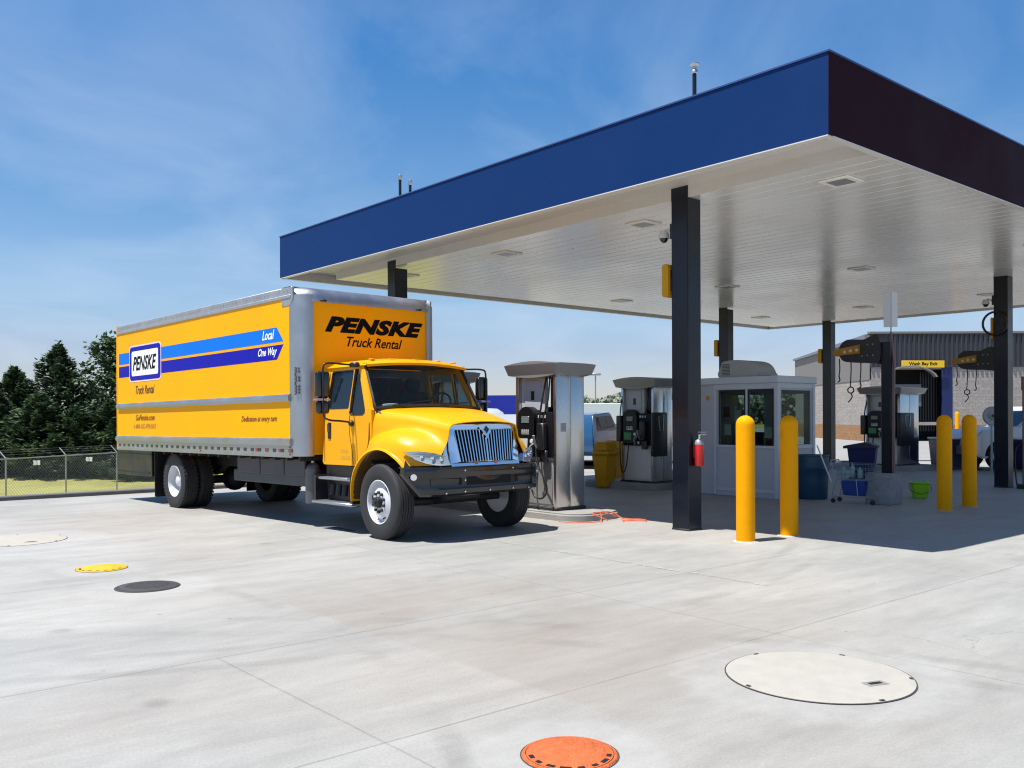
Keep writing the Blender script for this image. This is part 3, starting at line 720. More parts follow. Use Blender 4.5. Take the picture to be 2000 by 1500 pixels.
# ------------------------------------------------------------------ attendant booth
BL, BW, BH = 2.3, 1.32, 2.42
bo = thing('attendant_booth', 'small grey panelled attendant booth with windows and a flat roof', 'booth', S(4.8, 6.35), ROT)
def wallprism(mb, loops, face, d0, d1):
    # face 'f': plane y=0 looking -y ; face 's': plane x=0 looking +x ; 'b' back ; 'l' left
    fn = {'f': lambda u, v, d: (u, d, v), 's': lambda u, v, d: (-d, u, v), 'b': lambda u, v, d: (u, BW-d, v), 'l': lambda u, v, d: (-BL+d, u, v)}[face]
    mb.prism(loops, fn, d0, d1)
rc = lambda x0, z0, x1, z1: [(x0, z0), (x1, z0), (x1, z1), (x0, z1)]
wl = MB()
wallprism(wl, [rc(-BL, 0, -.0, 2.3), rc(-1.38, 1.06, -.76, 2.16), rc(-.66, 1.06, -.10, 2.16)], 'f', 0, .05)
wallprism(wl, [rc(.052, 0, BW, 2.3), rc(.14, 1.06, BW-.12, 2.16)], 's', 0, .05)
wallprism(wl, [rc(-BL+.052, 0, -.052, 2.3), rc(-1.9, 1.0, -1.15, 2.1), rc(-.95, 1.0, -.2, 2.1)], 'b', 0, .05)
wallprism(wl, [rc(.052, 0, BW-.052, 2.3), rc(.2, 1.06, BW-.2, 2.1)], 'l', 0, .05)
wl.build('wall_panels', BOOTH, bo)
fr = MB()
fr.box((-.055, -.03, 0), (.03, .055, 2.3), .006); fr.box((-1.52, -.02, 0), (-1.455, 0, 2.3), .004)
fr.box((-.73, -.02, 1.0), (-.69, 0, 2.22), .003); fr.box((-1.455, -.018, 2.19), (-.055, 0, 2.3), .003); fr.box((-1.455, -.018, .99), (-.055, 0, 1.045), .003)
fr.box((-1.455, -.015, .10), (-.055, 0, .16), .003)
fr.box((0, BW-.06, 0), (.03, BW+.02, 2.3), .006); fr.box((0, .055, 2.2), (.015, BW-.06, 2.3), .003); fr.box((0, .055, .98), (.015, BW-.06, 1.045), .003)
fr.build('frame', BOOTHF, bo)
MB().box((-BL-.05, -.05, 2.3), (.05, BW+.05, 2.44), .012).build('roof', BOOTHF, bo)
for (x0, x1) in ((-1.38, -.76), (-.66, -.10)):
    f_ = MB().box((x0-.0, .02, 1.06), (x1, .026, 2.16)).build('window', GLSB, bo)
    MB().prism([rc(x0-.02, 1.04, x1+.02, 2.18), rc(x0+.012, 1.07, x1-.012, 2.15)], lambda u, v, d: (u, -d, v), .001, .006).build('window_gasket', BLK, f_)
MB().box((-.026, .14, 1.06), (-.02, BW-.12, 2.16)).build('window', GLSB, bo)
MB().box((-1.9, BW-.03, 1.0), (-1.15, BW-.024, 2.1)).build('window', GLSB, bo); MB().box((-.95, BW-.03, 1.0), (-.2, BW-.024, 2.1)).build('window', GLSB, bo)
MB().lathe([(0, .006), (.05, .006), (.05, 0)], p=(-1.68, 0, 2.02), axis=(0, -1, 0), n=10).build('yellow_sticker', YDUL, bo)
MB().box((-.72, -.05, 1.0), (-.70, -.02, 1.12), .004).build('door_handle', ALU, bo)
it = MB(); it.box((-BL+.06, BW-.5, .72), (-.1, BW-.06, .77)); it.build('counter', DASH, bo)
it = MB(); it.box((-1.3, BW-.4, .77), (-.95, BW-.34, 1.3), .01); it.box((-.55, BW-.45, .77), (-.3, BW-.2, 1.15), .01); it.build('monitor', BLK, bo)
for x, y, z, w_, h_, c in ((-.5, 1.1, .77, .2, .5, WCLD), (-.9, 1.15, .77, .22, .35, RED), (-.3, .9, .77, .15, .62, TAN), (-.12, .55, .0, .12, 1.6, GRY), (-.2, .35, 1.0, .1, .45, WCLD)): MB().box((x-w_/2, y-.08, z), (x+w_/2, y+.08, z+h_), .02).build('shelf_item', c, bo)
it = MB(); it.box((-BL+.06, .1, .0), (-BL+.35, BW-.1, 1.5), .01); it.build('cupboard', TAN, bo)
for k, (x, z, c) in enumerate(((-1.33, 1.62, BLK), (-1.30, 1.25, WCLD), (-1.12, 1.85, TAN), (-1.05, 1.55, WCLD), (-.32, 1.2, WCLD), (-.98, 1.2, RED))):
    MB().box((x, .06, z), (x+.16, .064, z+.22)).build('notice', c, bo)
ac = thing('air_conditioner', 'pale rounded air conditioner on the booth roof', 'air conditioner', S(4.8, 6.35, 2.44)+(-D1*-.0).to_3d(), ROT)
ac.location = S(5.78, 6.78, 2.44); ac.scale = (.86, 1, 1.12)
shp = [(-.52, .0), (.50, .0), (.52, .10), (.42, .22), (.25, .29), (-.05, .32), (-.42, .30), (-.50, .22)]
MB().prism([[(p_.x, p_.y) for p_ in smooth_curve([(x, z, 0) for x, z in shp], 5, True)]], lambda u, v, d: (u, d, v), -.34, .34).build('casing', mat('ac_grey', (.36, .37, .37), .5, var=.05), ac)
g = MB()
for i in range(8): g.box((-.46, -.352, .05+i*.027), (-.24, -.34, .062+i*.027))
g.build('louvre', DASH, ac)
MB().box((-.4, -.25, -.0), (.4, .25, .03)).build('mounting_tray', FRM, ac)

# ------------------------------------------------------------------ yard clutter
t = thing('plastic_drum', 'large dark blue open drum right of the booth', 'drum', S(4.42, 6.98))
MB().lathe([(0, .02), (.27, .0), (.285, .02), (.30, .40), (.31, .60), (.318, .61), (.31, .62), (.318, .84), (.33, .85), (.33, .87), (.305, .87), (.28, .1), (0, .08)], n=40).build('body', BLUP, t)
# wheeled blue bin with lid
t = thing('wheeled_bin', 'deep blue bin with a sloping dark lid between two posts', 'bin', S(6.0, 11.9), ROT+.4)
def taper(mb, lo, hi, z0, z1, bev=.02):
    bm_ = bmesh.new(); bmesh.ops.create_cube(bm_, size=1)
    for v in bm_.verts:
        s_ = hi if v.co.z > 0 else lo; v.co = Vector((v.co.x*s_[0], v.co.y*s_[1], z1 if v.co.z > 0 else z0))
    bmesh.ops.bevel(bm_, geom=bm_.edges[:], offset=bev, segments=2, affect='EDGES'); mb._add(bm_)
    return mb
taper(MB(), (.50, .5), (.66, .66), .08, .86).build('body', BLUD, t)
l_ = MB(); l_.prism([[(-.42, .84), (.36, .86), (.36, .90), (.1, 1.0), (-.42, .90)]], lambda u, v, d: (u, d, v), -.36, .36); l_.build('lid', mat('lid_dark', (.015, .02, .05), .4), t)
MB().cyl((-.2, -.34, .09), (-.2, -.28, .09), .09).build('wheel', RUB, t); MB().cyl((.2, -.34, .09), (.2, -.28, .09), .09).build('wheel', RUB, t)
# shopping cart
ct = thing('shopping_cart', 'silver wire shopping cart with a blue tub below', 'cart', S(3.36, 6.72), ROT+.15); ct.scale = (.80, .85, .80)
wr = MB()
def wire(p, q, r=.003): wr.cyl(p, q, r, n=5)
x0, x1 = -.42, .42
for z, inset in ((.93, 0), (.80, .03), (.68, .06), (.56, .09)):
    y_ = .26-inset*.5
    wr.tube([(x0+inset, -y_, z), (x1-inset*.3, -y_, z), (x1-inset*.3, y_, z), (x0+inset, y_, z)], .006, 5, True)
for i in range(13):
    x = x0+.03+i*.065
    for sy in (-1, 1): wire((x, sy*.26, .93), (x*.92+.02, sy*.215, .56))
    wire((x*.92+.02, -.215, .56), (x*.92+.02, .215, .56))
for i in range(7):
    y = -.24+i*.08; wire((x0, y, .93), (x0+.09, y*.83, .56)); wire((x1, y, .93), (x1-.03, y*.83, .56))
wr.build('basket', mat('cart_wire', (.20, .25, .30), .35, .6), ct)
fm = MB()
for sy in (-.24, .24):
    fm.tube(smooth_curve([(-.5, sy, 1.0), (-.47, sy, .9), (-.40, sy, .55), (-.44, sy, .3), (-.48, sy, .16)], 5), .012, 8)
    fm.tube([(-.48, sy, .16), (.5, sy*.8, .16)], .012, 8); fm.tube([(.1, sy, .56), (.14, sy, .16)], .011, 8)
fm.cyl((-.5, -.24, 1.0), (-.5, .24, 1.0), .014); fm.cyl((.5, -.19, .16), (.5, .19, .16), .012); fm.build('frame', mat('cart_frame', (.28, .32, .37), .35, .6), ct)
for x in (-.45, .46):
    for sy in (-.21, .17):
        q = MB(); q.cyl((x, sy-.015, .055), (x, sy+.015, .055), .055, n=18); q.build('wheel', FRM, ct)
bt = thing('blue_tub', 'small blue tub on the lower rack of the shopping cart', 'tub', S(3.36, 6.72, .15), ROT+.15)
taper(MB(), (.38, .28), (.46, .34), 0, .28, .02).build('body', mat('bright_blue', (.01, .05, .25), .4), bt)
sp_ = thing('spray_bottles', 'pale cleaning bottles standing in the shopping cart', 'bottles', S(3.36, 6.72, .48), ROT+.15)
for x, y, h_ in ((-.2, -.08, .22), (-.08, .05, .26), (.1, -.06, .2)):
    MB().lathe([(0, 0), (.04, 0), (.045, .02), (.045, h_*.7), (.015, h_*.85), (.015, h_), (0, h_)], p=(x, y, 0), n=14).build('bottle', mat('bottle_green', (.25, .42, .38), .3), sp_)
mop = MB().cyl((-.42, -.1, .5), (-.62, -.3, 1.2), .013).build('broom_handle', WCLD, loc=S(3.36, 6.72, -.12), rot=ROT+.15); tag(mop, 'thin white handle sticking up out of the shopping cart', 'broom handle')
# concrete block footing
t = thing('concrete_block', 'grey concrete block footing under the hose reel post', 'concrete block', S(2.95, 6.98), ROT)
MB().box((-.245, -.24, 0), (.245, .24, .58), .02, seg=2).build('block', CMU, t)
# lime bucket
t = thing('bucket', 'bright lime green square bucket on the floor', 'bucket', S(3.04, 8.6), ROT+.6)
taper(MB(), (.25, .25), (.33, .33), .0, .30, .02).build('body', LIME, t)
MB().prism([rrect(-.18, -.18, .18, .18, .03), rrect(-.145, -.145, .145, .145, .02)], lambda u, v, d: (u, v, d), .30, .325).build('rim', LIME, t)
MB().tube(smooth_curve([(-.17, 0, .30), (-.2, -.12, .18), (0, -.22, .10), (.2, -.12, .18), (.17, 0, .30)], 5), .005, 6).build('handle', FRM, t)

# hose reels
def reel(loc, label):
    t = thing('hose_reel', label, 'hose reel', loc, ROT, 'yellow and black hose reels'); t.scale = (.90, 1, .84)
    MB().prism([[(-1.03, -.04), (-.99, -.10), (-.42, -.07), (-.42, .13), (-.93, .05), (-1.03, .02)]], lambda u, v, d: (u, d, v), -.17, .17).build('yellow_cover', mat('dull_amber_cover', (.36, .17, .012), .5, var=.25), t)
    body = [(-.9, .03), (-.86, .16), (-.7, .26), (-.35, .24), (-.2, .30), (-.02, .30), (0, -.26), (-.3, -.28), (-.75, -.24), (-.88, -.12)]
    MB().prism([[(p_.x, p_.y) for p_ in smooth_curve([(x, z, 0) for x, z in body], 4, True)]], lambda u, v, d: (u, d, v), -.14, .14).build('drum_housing', BLK, t)
    q = MB()
    for x, z in ((-.14, .12), (-.26, .12), (-.14, -.12), (-.26, -.12), (-.38, -.13)): q.cyl((x, -.145, z), (x, -.15, z), .014, n=10)
    q.build('bolt', ALUW, t)
    for x, z in ((-.62, .02), (-.75, .0), (-.48, .03)):
        MB().lathe([(0, .005), (.035, .005), (.035, 0)], p=(x, -.171, z-.02), axis=(0, -1, 0), n=14).build('label_dot', mat('pale_decal', (.6, .5, .3), .5), t)
    for x, z1, hook in ((-.72, -.82, 1), (-.50, -.70, 0), (-.98, -.55, 0)):
        q = MB(); q.tube(smooth_curve([(x, 0, -.15), (x+.01, 0, -.4), (x-.01, 0, z1)], 5), .012, 6)
        if hook:
            q.tube([(x+.07*math.cos(k*.63), 0, z1-.06+.07*math.sin(k*.63)) for k in range(10)], .014, 6, True)
            q.tube(smooth_curve([(x, 0, z1-.12), (x+.03, 0, z1-.22), (x-.06, 0, z1-.34)], 5), .013, 6)
        else: q.tube(smooth_curve([(x-.01, 0, z1), (x+.01, 0, z1-.1), (x-.04, 0, z1-.14)], 4), .014, 6)
        q.build('hanging_hose', HOSEM, t)
    return t
pp = thing('reel_post', 'slim dark post standing on a concrete block holding a hose reel', 'post', S(2.86, 6.98, .58), ROT)
MB().box((-.09, -.09, 0), (.09, .09, 2.42), .008).build('shaft', NAVY, pp)
MB().tube([(.12, -.02, 0), (.12, -.02, 1.3), (.12, 0, 2.0), (.06, 0, 2.6)], .022).build('conduit', mat('reddish_conduit', (.20, .11, .10), .5, var=.2), pp)
reel(S(2.95, 6.98, 2.87), 'yellow and black hose reel on the slim post above the concrete block')
reel(S(3.15, 12.62, 2.92), 'yellow and black hose reel on the column with the hose ring')
t = thing('post_sign', 'narrow white upright sign on a thin pole above the hose reel post', 'sign', S(2.80, 6.98, 3.0), ROT)
MB().cyl((0, 0, -.1), (0, 0, .92), .012).build('pole', GALV, t)
q = MB(); q.box((-.125, -.02, .28), (0, .0, .92), .003, Matrix.Rotation(.3, 4, 'Z')); q.box((0, -.02, .28), (.115, .0, .92), .003, Matrix.Rotation(.9, 4, 'Z')); q.build('sign_panel', mat('sign_white', (.62, .66, .72), .4), t)
# hose ring
t = thing('hose_ring', 'coiled black hose ring hanging on the right column', 'hose', S(3.0, 12.44, 3.72), ROT)
MB().tube([(.12-.02+.26*math.cos(k*.2618)-.2, -.03, .26*math.sin(k*.2618)) for k in range(24)], .026, 8, True).build('ring', HOSEM, t)
t = thing('conduit_pipe', 'reddish conduit pipe running up beside the right column', 'pipe', S(2.55, 12.55), ROT)
MB().cyl((0, 0, 0), (0, 0, 2.2), .03).cyl((0, 0, 2.2), (0, 0, 2.5), .05).build('pipe', mat('reddish_conduit', (.2, .11, .1), .5), t)
MB().tube(smooth_curve([(0, 0, 1.0), (-.14, -.05, .9), (-.16, -.05, .5), (-.1, -.08, .05), (.1, -.1, .03), (.2, -.1, .3)], 6), .015).build('loop_hose', HOSEM, t)
MB().box((-.12, -.12, -.02), (.12, .12, .1), .02).build('foot', FRM, t)

# yellow bins behind the first pump
for a_, b_, h_, l in ((9.35, 6.22, .0, 'front yellow lidded bin left of the middle pump'), (10.15, 7.35, .0, 'yellow bin behind the front yellow bin, beside the middle pump')):
    t = thing('yellow_bin', l, 'bin', S(a_, b_), ROT+.2, 'yellow bins beside the middle pump')
    taper(MB(), (.30, .34), (.44, .44), .02, .78, .03).build('body', YDUL, t)
    q = MB(); q.box((-.24, -.24, .78), (.24, .24, .86), .02); taper(q, (.44, .44), (.36, .36), .86, 1.08, .04); q.build('lid', YDUL, t)
t = thing('waste_box', 'low black box with a white liner behind the first pump', 'box', S(9.9, 5.55), ROT)
taper(MB(), (.40, .36), (.46, .42), 0, .32, .02).build('body', BLK, t); MB().box((-.25, -.22, .3), (.25, .22, .45), .04).build('liner', WCLD, t)
# red hand truck
t = thing('hand_truck', 'red and white hand truck leaning behind the first pump', 'hand truck', S(11.3, 6.0), ROT+.5)
q = MB()
for sx in (-.22, .22): q.tube(smooth_curve([(sx, 0, .1), (sx, .1, .8), (sx, .22, 1.5)], 4), .02)
q.cyl((-.22, .22, 1.5), (.22, .22, 1.5), .02); q.cyl((-.22, .1, .8), (.22, .1, .8), .02); q.build('frame', WHT, t)
MB().box((-.18, -.1, .2), (.18, .06, 1.25), .03).build('red_crate', RED, t); MB().cyl((-.3, 0, .1), (-.24, 0, .1), .1).build('wheel', RUB, t); MB().cyl((.24, 0, .1), (.3, 0, .1), .1).build('wheel', RUB, t)
# navy containers at the right
for a_, b_, sx, l in ((7.0, 19.4, .9, 'dark navy waste container left of the far bollards'), (4.9, 19.6, .7, 'dark navy waste container behind the far bollards')):
    t = thing('waste_container', l, 'waste container', S(a_, b_), 0, 'navy waste containers')
    taper(MB(), (sx*1.2, .9), (sx*1.35, 1.0), .05, .92, .03).build('body', BLUD, t)
    MB().box((-sx*.7, -.52, .92), (sx*.7, .52, .97), .02).build('rim', mat('pale_rim', (.75, .75, .73), .5), t)

# ------------------------------------------------------------------ vehicles in the background
def simple_wheel(par, x, y, r=.36, w_=.22):
    q = MB().lathe([(r*.6, -w_/2), (r*.94, -w_/2), (r, -w_*.35), (r, w_*.35), (r*.94, w_/2), (r*.6, w_/2)], p=(x, y, r), axis=(0, 1, 0), n=32); o = q.build('wheel', RUB, par)
    s_ = 1 if y > 0 else -1
    MB().lathe([(0, .02), (r*.2, .03), (r*.25, -.02), (r*.5, -.03), (r*.6, .02), (r*.64, .02)], p=(x, y+s_*w_*.42, r), axis=(0, s_, 0), n=24).build('rim', ALU, o)
    q = MB()
    for k in range(6):
        a_ = k*math.pi/3; q.cyl((x+r*.36*math.cos(a_), y+s_*(w_*.42-.005), r+r*.36*math.sin(a_)), (x+r*.36*math.cos(a_), y+s_*(w_*.42+.012), r+r*.36*math.sin(a_)), r*.11, n=10)
    q.build('vent_hole', HOLE, o)
def vehicle(name, label, cat, loc, rot, paint, prof, glass, width, wheels, wr_=.36, group=None, extra=None):
    """prof: side outline (x,z); glass: list of side window outlines; symmetrical about y"""
    t = thing(name, label, cat, loc, rot, group); hw = width/2
    def ins(u, v, d):
        k = max(0, min(1, (v-1.0)/.9)); s_ = 1 if d > 0 else -1
        return (u, d-s_*.16*k, v)
    pr = list(prof)
    b_ = MB(); b_.prism([pr], ins, -hw, hw)
    bmesh.ops.bevel(b_.bm, geom=[e for e in b_.bm.edges if len(e.link_faces) == 2 and e.calc_face_angle(0) > .9], offset=.04, segments=2, affect='EDGES')
    b_.build('body', paint, t)
    for gl in glass:
        for s_ in (-1, 1):
            MB().prism([gl], lambda u, v, d: ins(u, v, s_*(hw+d)), -.01, .008).build('side_window', GLSD, t)
    for x in wheels:
        for s_ in (-1, 1):
            simple_wheel(t, x, s_*(hw-.10), wr_)
            MB().prism([arc(x, wr_, wr_*1.18, 0, 180, 16)], lambda u, v, d: (u, s_*(hw+d), v), -.12, .004).build('wheel_well', HOLE, t)
    return t
# white pickup at the right edge, facing left
pk = vehicle('white_pickup', 'white pickup parked at the right edge behind the columns', 'pickup', (16.0, 27.5, 0), math.pi, CARP,
    [(-2.7, .55), (-2.75, 1.1), (-1.0, 1.15), (-.95, 1.85), (.35, 1.9), (1.05, 1.28), (2.1, 1.2), (2.35, 1.0), (2.4, .5), (2.1, .35), (-2.5, .4)],
    [[(-.8, 1.25), (-.8, 1.75), (.25, 1.78), (.85, 1.28)]], 1.95, (-1.7, 1.55), .42)
MB().prism([[(-.55, 1.3), (.55, 1.3), (.5, 1.75), (-.5, 1.75)]], lambda u, v, d: (1.02-(v-1.3)*1.1+d, u*1.5, v+.02), 0, .01).build('windscreen', GLSD, pk)
MB().box((2.38, -.9, .45), (2.48, .9, .72), .03).build('bumper', GRY, pk)
# grey round reel behind pickup bonnet
t = thing('cable_reel', 'round pale grey reel standing by the white pickup bonnet', 'reel', (14.0, 26.2, 0))
MB().lathe([(0, .03), (.08, .05), (.14, .0), (.24, .03), (.27, .05), (.27, -.05), (0, -.05)], p=(0, 0, 1.62), axis=(0, -1, 0), n=32).build('disc', mat('reel_grey', (.33, .35, .36), .5), t)
MB().cyl((0, -.06, 1.62), (0, -.09, 1.62), .045).build('hub', BLK, t); MB().cyl((0, .05, 0), (0, .05, 1.6), .03).build('stand', GALV, t)
# blue suv between pumps
vehicle('blue_suv', 'dark blue car seen between the two pumps', 'car', (2.6, 31.5, 0), 1.2, CARB,
    [(-2.2, .5), (-2.25, 1.05), (-1.95, 1.7), (.3, 1.78), (1.0, 1.15), (2.1, 1.02), (2.25, .6), (2.1, .35), (-2.0, .35)],
    [[(-1.75, 1.15), (-1.65, 1.6), (-.5, 1.66), (-.5, 1.15)], [(-.42, 1.15), (-.42, 1.66), (.22, 1.66), (.75, 1.15)]], 1.85, (-1.4, 1.4))
vehicle('white_car', 'white car behind the truck bonnet beyond the pumps', 'car', (-.35, 30.5, 0), -.6, CARP,
    [(-2.2, .5), (-2.25, 1.05), (-1.95, 1.65), (.3, 1.72), (1.0, 1.15), (2.1, 1.02), (2.25, .6), (2.1, .35), (-2.0, .35)],
    [[(-1.75, 1.15), (-1.65, 1.55), (-.5, 1.6), (-.5, 1.15)], [(-.42, 1.15), (-.42, 1.6), (.22, 1.6), (.75, 1.15)]], 1.85, (-1.4, 1.4))
vehicle('white_van', 'tall white van half hidden behind the middle pump', 'van', (9.2, 52, 0), -.5, CARP,
    [(-2.6, .5), (-2.65, 2.4), (-2.5, 2.55), (1.2, 2.55), (1.8, 1.6), (2.5, 1.35), (2.65, .6), (2.5, .35), (-2.5, .35)],
    [[(.5, 1.5), (.5, 2.2), (1.15, 2.2), (1.55, 1.5)]], 2.0, (-1.6, 1.7))
bt_ = thing('box_trailer', 'blue box trailer parked far behind the truck bonnet', 'trailer', (-1.0, 52, 0), 0, 'trailers in the back yard')
MB().box((-3.2, -1.2, 1.0), (2.0, 1.2, 2.85), .03).build('cargo_box', TRLB, bt_)
for x in (-2.4, -1.4): simple_wheel(bt_, x, -1.1, .5)
bt_ = thing('box_trailer', 'long low white trailer parked far away between the pumps', 'trailer', (9.0, 75, 0), 0, 'trailers in the back yard')
MB().box((-5.5, -1.2, 1.0), (6.5, 1.2, 2.7), .03).build('cargo_box', mat('pale_green_white', (.60, .66, .62), .5), bt_)
for x in (-4.4, -3.4, 5): simple_wheel(bt_, x, -1.1, .5)
t = thing('round_tank', 'grey-white rounded tank with a green round mark behind the truck bonnet', 'tank', (-1.2, 37, 0))
MB().lathe([(0, -.9), (.45, -.85), (.62, -.6), (.65, 0), (.62, .6), (.45, .85), (0, .9)], p=(0, 0, 1.35), axis=(1, 0, 0), n=32).build('body', mat('tank_grey', (.40, .45, .45), .4), t)
MB().lathe([(.11, 0), (.17, .0), (.17, .02), (.11, .02)], p=(.32, -.64, 1.5), axis=(0, -1, .25), n=20).build('green_mark', GRN, t)
MB().box((-.7, -.5, 0), (-.5, .5, .9)).box((.5, -.5, 0), (.7, .5, .9)).build('cradle', GALV, t)

# ------------------------------------------------------------------ building at the right
bd = thing('wash_building', 'long block building with a dark ribbed metal parapet and a wash bay door', 'building', (0, 0, 0))
BX, BY = 22.7, 57.0
def split_mat(name, c, mortar, sx, sz):
    m_, t_, b_ = newmat(name); N = t_.nodes; L = t_.links
    br = N.new('ShaderNodeTexBrick'); br.inputs['Scale'].default_value = 1; br.inputs['Brick Width'].default_value = sx; br.inputs['Row Height'].default_value = sz; br.inputs['Mortar Size'].default_value = .012
    br.inputs['Color1'].default_value = (*c, 1); br.inputs['Color2'].default_value = (c[0]*.85, c[1]*.85, c[2]*.84, 1); br.inputs['Mortar'].default_value = (*mortar, 1)
    tc_ = N.new('ShaderNodeTexCoord'); sp2 = N.new('ShaderNodeSeparateXYZ'); cm = N.new('ShaderNodeCombineXYZ')
    L.new(tc_.outputs['Object'], sp2.inputs[0]); ad_ = N.new('ShaderNodeMath'); ad_.operation = 'ADD'; L.new(sp2.outputs[0], ad_.inputs[0]); L.new(sp2.outputs[1], ad_.inputs[1])
    L.new(ad_.outputs[0], cm.inputs[0]); L.new(sp2.outputs[2], cm.inputs[1]); L.new(cm.outputs[0], br.inputs[0])
    n = N.new('ShaderNodeTexNoise'); n.inputs['Scale'].default_value = 6; n.inputs['Detail'].default_value = 5; L.new(tc_.outputs['Object'], n.inputs[0])
    r = N.new('ShaderNodeMapRange'); r.inputs[1].default_value = .3; r.inputs[2].default_value = .7; r.inputs[3].default_value = .75; r.inputs[4].default_value = 1.1; L.new(n.outputs[0], r.inputs[0])
    sc = N.new('ShaderNodeVectorMath'); sc.operation = 'SCALE'; L.new(br.outputs[0], sc.inputs[0]); L.new(r.outputs[0], sc.inputs['Scale']); L.new(sc.outputs[0], b_.inputs['Base Color'])
    b_.inputs['Roughness'].default_value = .9
    return m_
BLOCK = split_mat('pale_split_block', (.40, .355, .325), (.28, .25, .235), .4, .2)
BAND = split_mat('orange_block_band', (.38, .20, .09), (.25, .15, .08), .4, .2)
TAUPE = mat('taupe_metal', (.20, .18, .17), .5, var=.05)
w_ = MB()
# front wall with the bay opening
w_.prism([rc(BX, 1.0, 60, 4.68), rc(23.9, 1.2, 27.9, 4.55)], lambda u, v, d: (u, BY+d, v), 0, .3)
w_.build('front_wall', BLOCK, bd)
MB().prism([[(BY+.3, 1.0), (72, 1.0), (72, 3.9), (BY+.3, 3.9)]], lambda u, v, d: (BX+d, u, v), 0, .3).build('side_wall', BLOCK, bd)
q = MB(); q.box((BX-.02, BY-.02, 0), (23.9, BY+.3, 1.0)); q.box((27.9, BY-.02, 0), (60, BY+.3, 1.0)); q.box((BX-.02, BY+.3, 0), (BX+.3, 72, 1.0)); q.build('base_band', BAND, bd)
q = MB()
q.prism([[(BY, 3.9), (72, 3.9), (72, 6.1), (BY, 6.75)]], lambda u, v, d: (BX-.03+d, u, v), 0, .1)
q.build('side_cladding', TAUPE, bd)
q = MB(); q.box((BX, BY-.05, 4.68), (60, BY, 6.8))
for i in range(125): q.box((BX+i*.3, BY-.12, 4.68), (BX+i*.3+.11, BY-.05, 6.76))
q.build('ribbed_parapet', mat('dark_ribbed_metal', (.045, .045, .055), .45, var=.1), bd)
MB().box((BX-.05, BY-.16, 6.8), (60, BY+.3, 6.95), .01).build('parapet_coping', TAUPE, bd)
q = MB(); q.prism([[(BY+.3, 6.5), (72, 6.0), (72, 6.15), (BY+.3, 6.8)]], lambda u, v, d: (BX-.2+d, u, v), 0, 30); q.build('roof', mat('grey_roof', (.18, .19, .22), .6), bd)
q = MB(); q.box((23.8, BY+2.5, 0), (28.0, BY+2.6, 4.66)); q.box((23.8, BY+.32, 4.56), (28, BY+2.5, 4.66)); q.box((27.95, BY+.32, 0), (28, BY+2.5, 4.56)); q.box((23.8, BY+.32, 0), (23.85, BY+2.5, 4.56)); q.build('bay_interior', mat('bay_dark', (.02, .02, .022), .8), bd)
q = MB(); q.prism([[(p_[0], p_[1]) for p_ in arc(25.2, 3.2, 1.75, 150, 15, 14)+arc(25.2, 3.2, 1.62, 15, 150, 14)]], lambda u, v, d: (u, BY-.3+d, v*.55+2.05), 0, .4); q.build('hooped_frame', GRY, bd)
q = MB(); q.box((23.9, BY+.1, 2.2), (26.0, BY+.2, 3.6)); q.build('rolled_door', mat('door_grey', (.12, .12, .125), .5), bd)
MB().box((27.25, BY-.03, 0), (27.92, BY+.1, 4.66), .01).build('blue_door_jamb', BLUD, bd)
q = MB()
for i in range(7): q.box((26.1+i*.17, BY+.5, .6), (26.17+i*.17, BY+.54, 4.4))
q.build('wash_strips', BLK, bd)
sg = thing('wash_bay_sign', 'yellow sign reading Wash Bay Exit above the bay door', 'sign', (26.05, BY-.2, 4.62))
MB().box((-1.35, -.03, -.22), (1.35, .03, .22), .01).build('panel', mat('sign_yellow', (.80, .50, .02), .4), sg)
text('lettering', 'Wash Bay Exit', 1.8, .27, (-.9, -.032, -.14), (1, 0, 0), (0, 0, 1), TXT, sg, bold=.03)
sg.location = (25.95, BY-.25, 4.86)

t = MB().lathe([(.11, 0), (.11, 1.7), (.10, 1.76), (.06, 1.81), (0, 1.83)], n=20).build('bollard', YBOL, loc=(24.75, 50, 0)); tag(t, 'small far yellow bollard in front of the block building', 'bollard')
# distant wood
random.seed(3)
q = MB(); bm_ = q.bm
for i in range(9000):
    x = random.uniform(10, 62); y = random.uniform(185, 200); base = 1.6+.7*math.sin(x*.22+1)+.5*math.sin(x*.6)
    z = random.uniform(0, 1)**.7*(base+4.6)
    c = Vector((x, y, max(0, z))); s_ = random.uniform(.3, .7)
    u = Vector((random.uniform(-1, 1), random.uniform(-1, 1), random.uniform(-1, 1))).normalized(); v = u.orthogonal().normalized()
    bm_.faces.new([bm_.verts.new(c+u*s_), bm_.verts.new(c+v*s_), bm_.verts.new(c-u*s_), bm_.verts.new(c-v*s_)])
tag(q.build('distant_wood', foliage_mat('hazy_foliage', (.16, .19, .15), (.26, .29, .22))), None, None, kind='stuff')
# lamp post far away
t = thing('far_light_pole', 'thin pale light pole far beyond the pumps', 'light pole', (7.9, 85, 0))
MB().cyl((0, 0, 0), (0, 0, 5.6), .06).build('pole', GALV, t); MB().box((-.5, -.15, 5.5), (.5, .15, 5.7), .03).build('lamp_head', GALV, t)

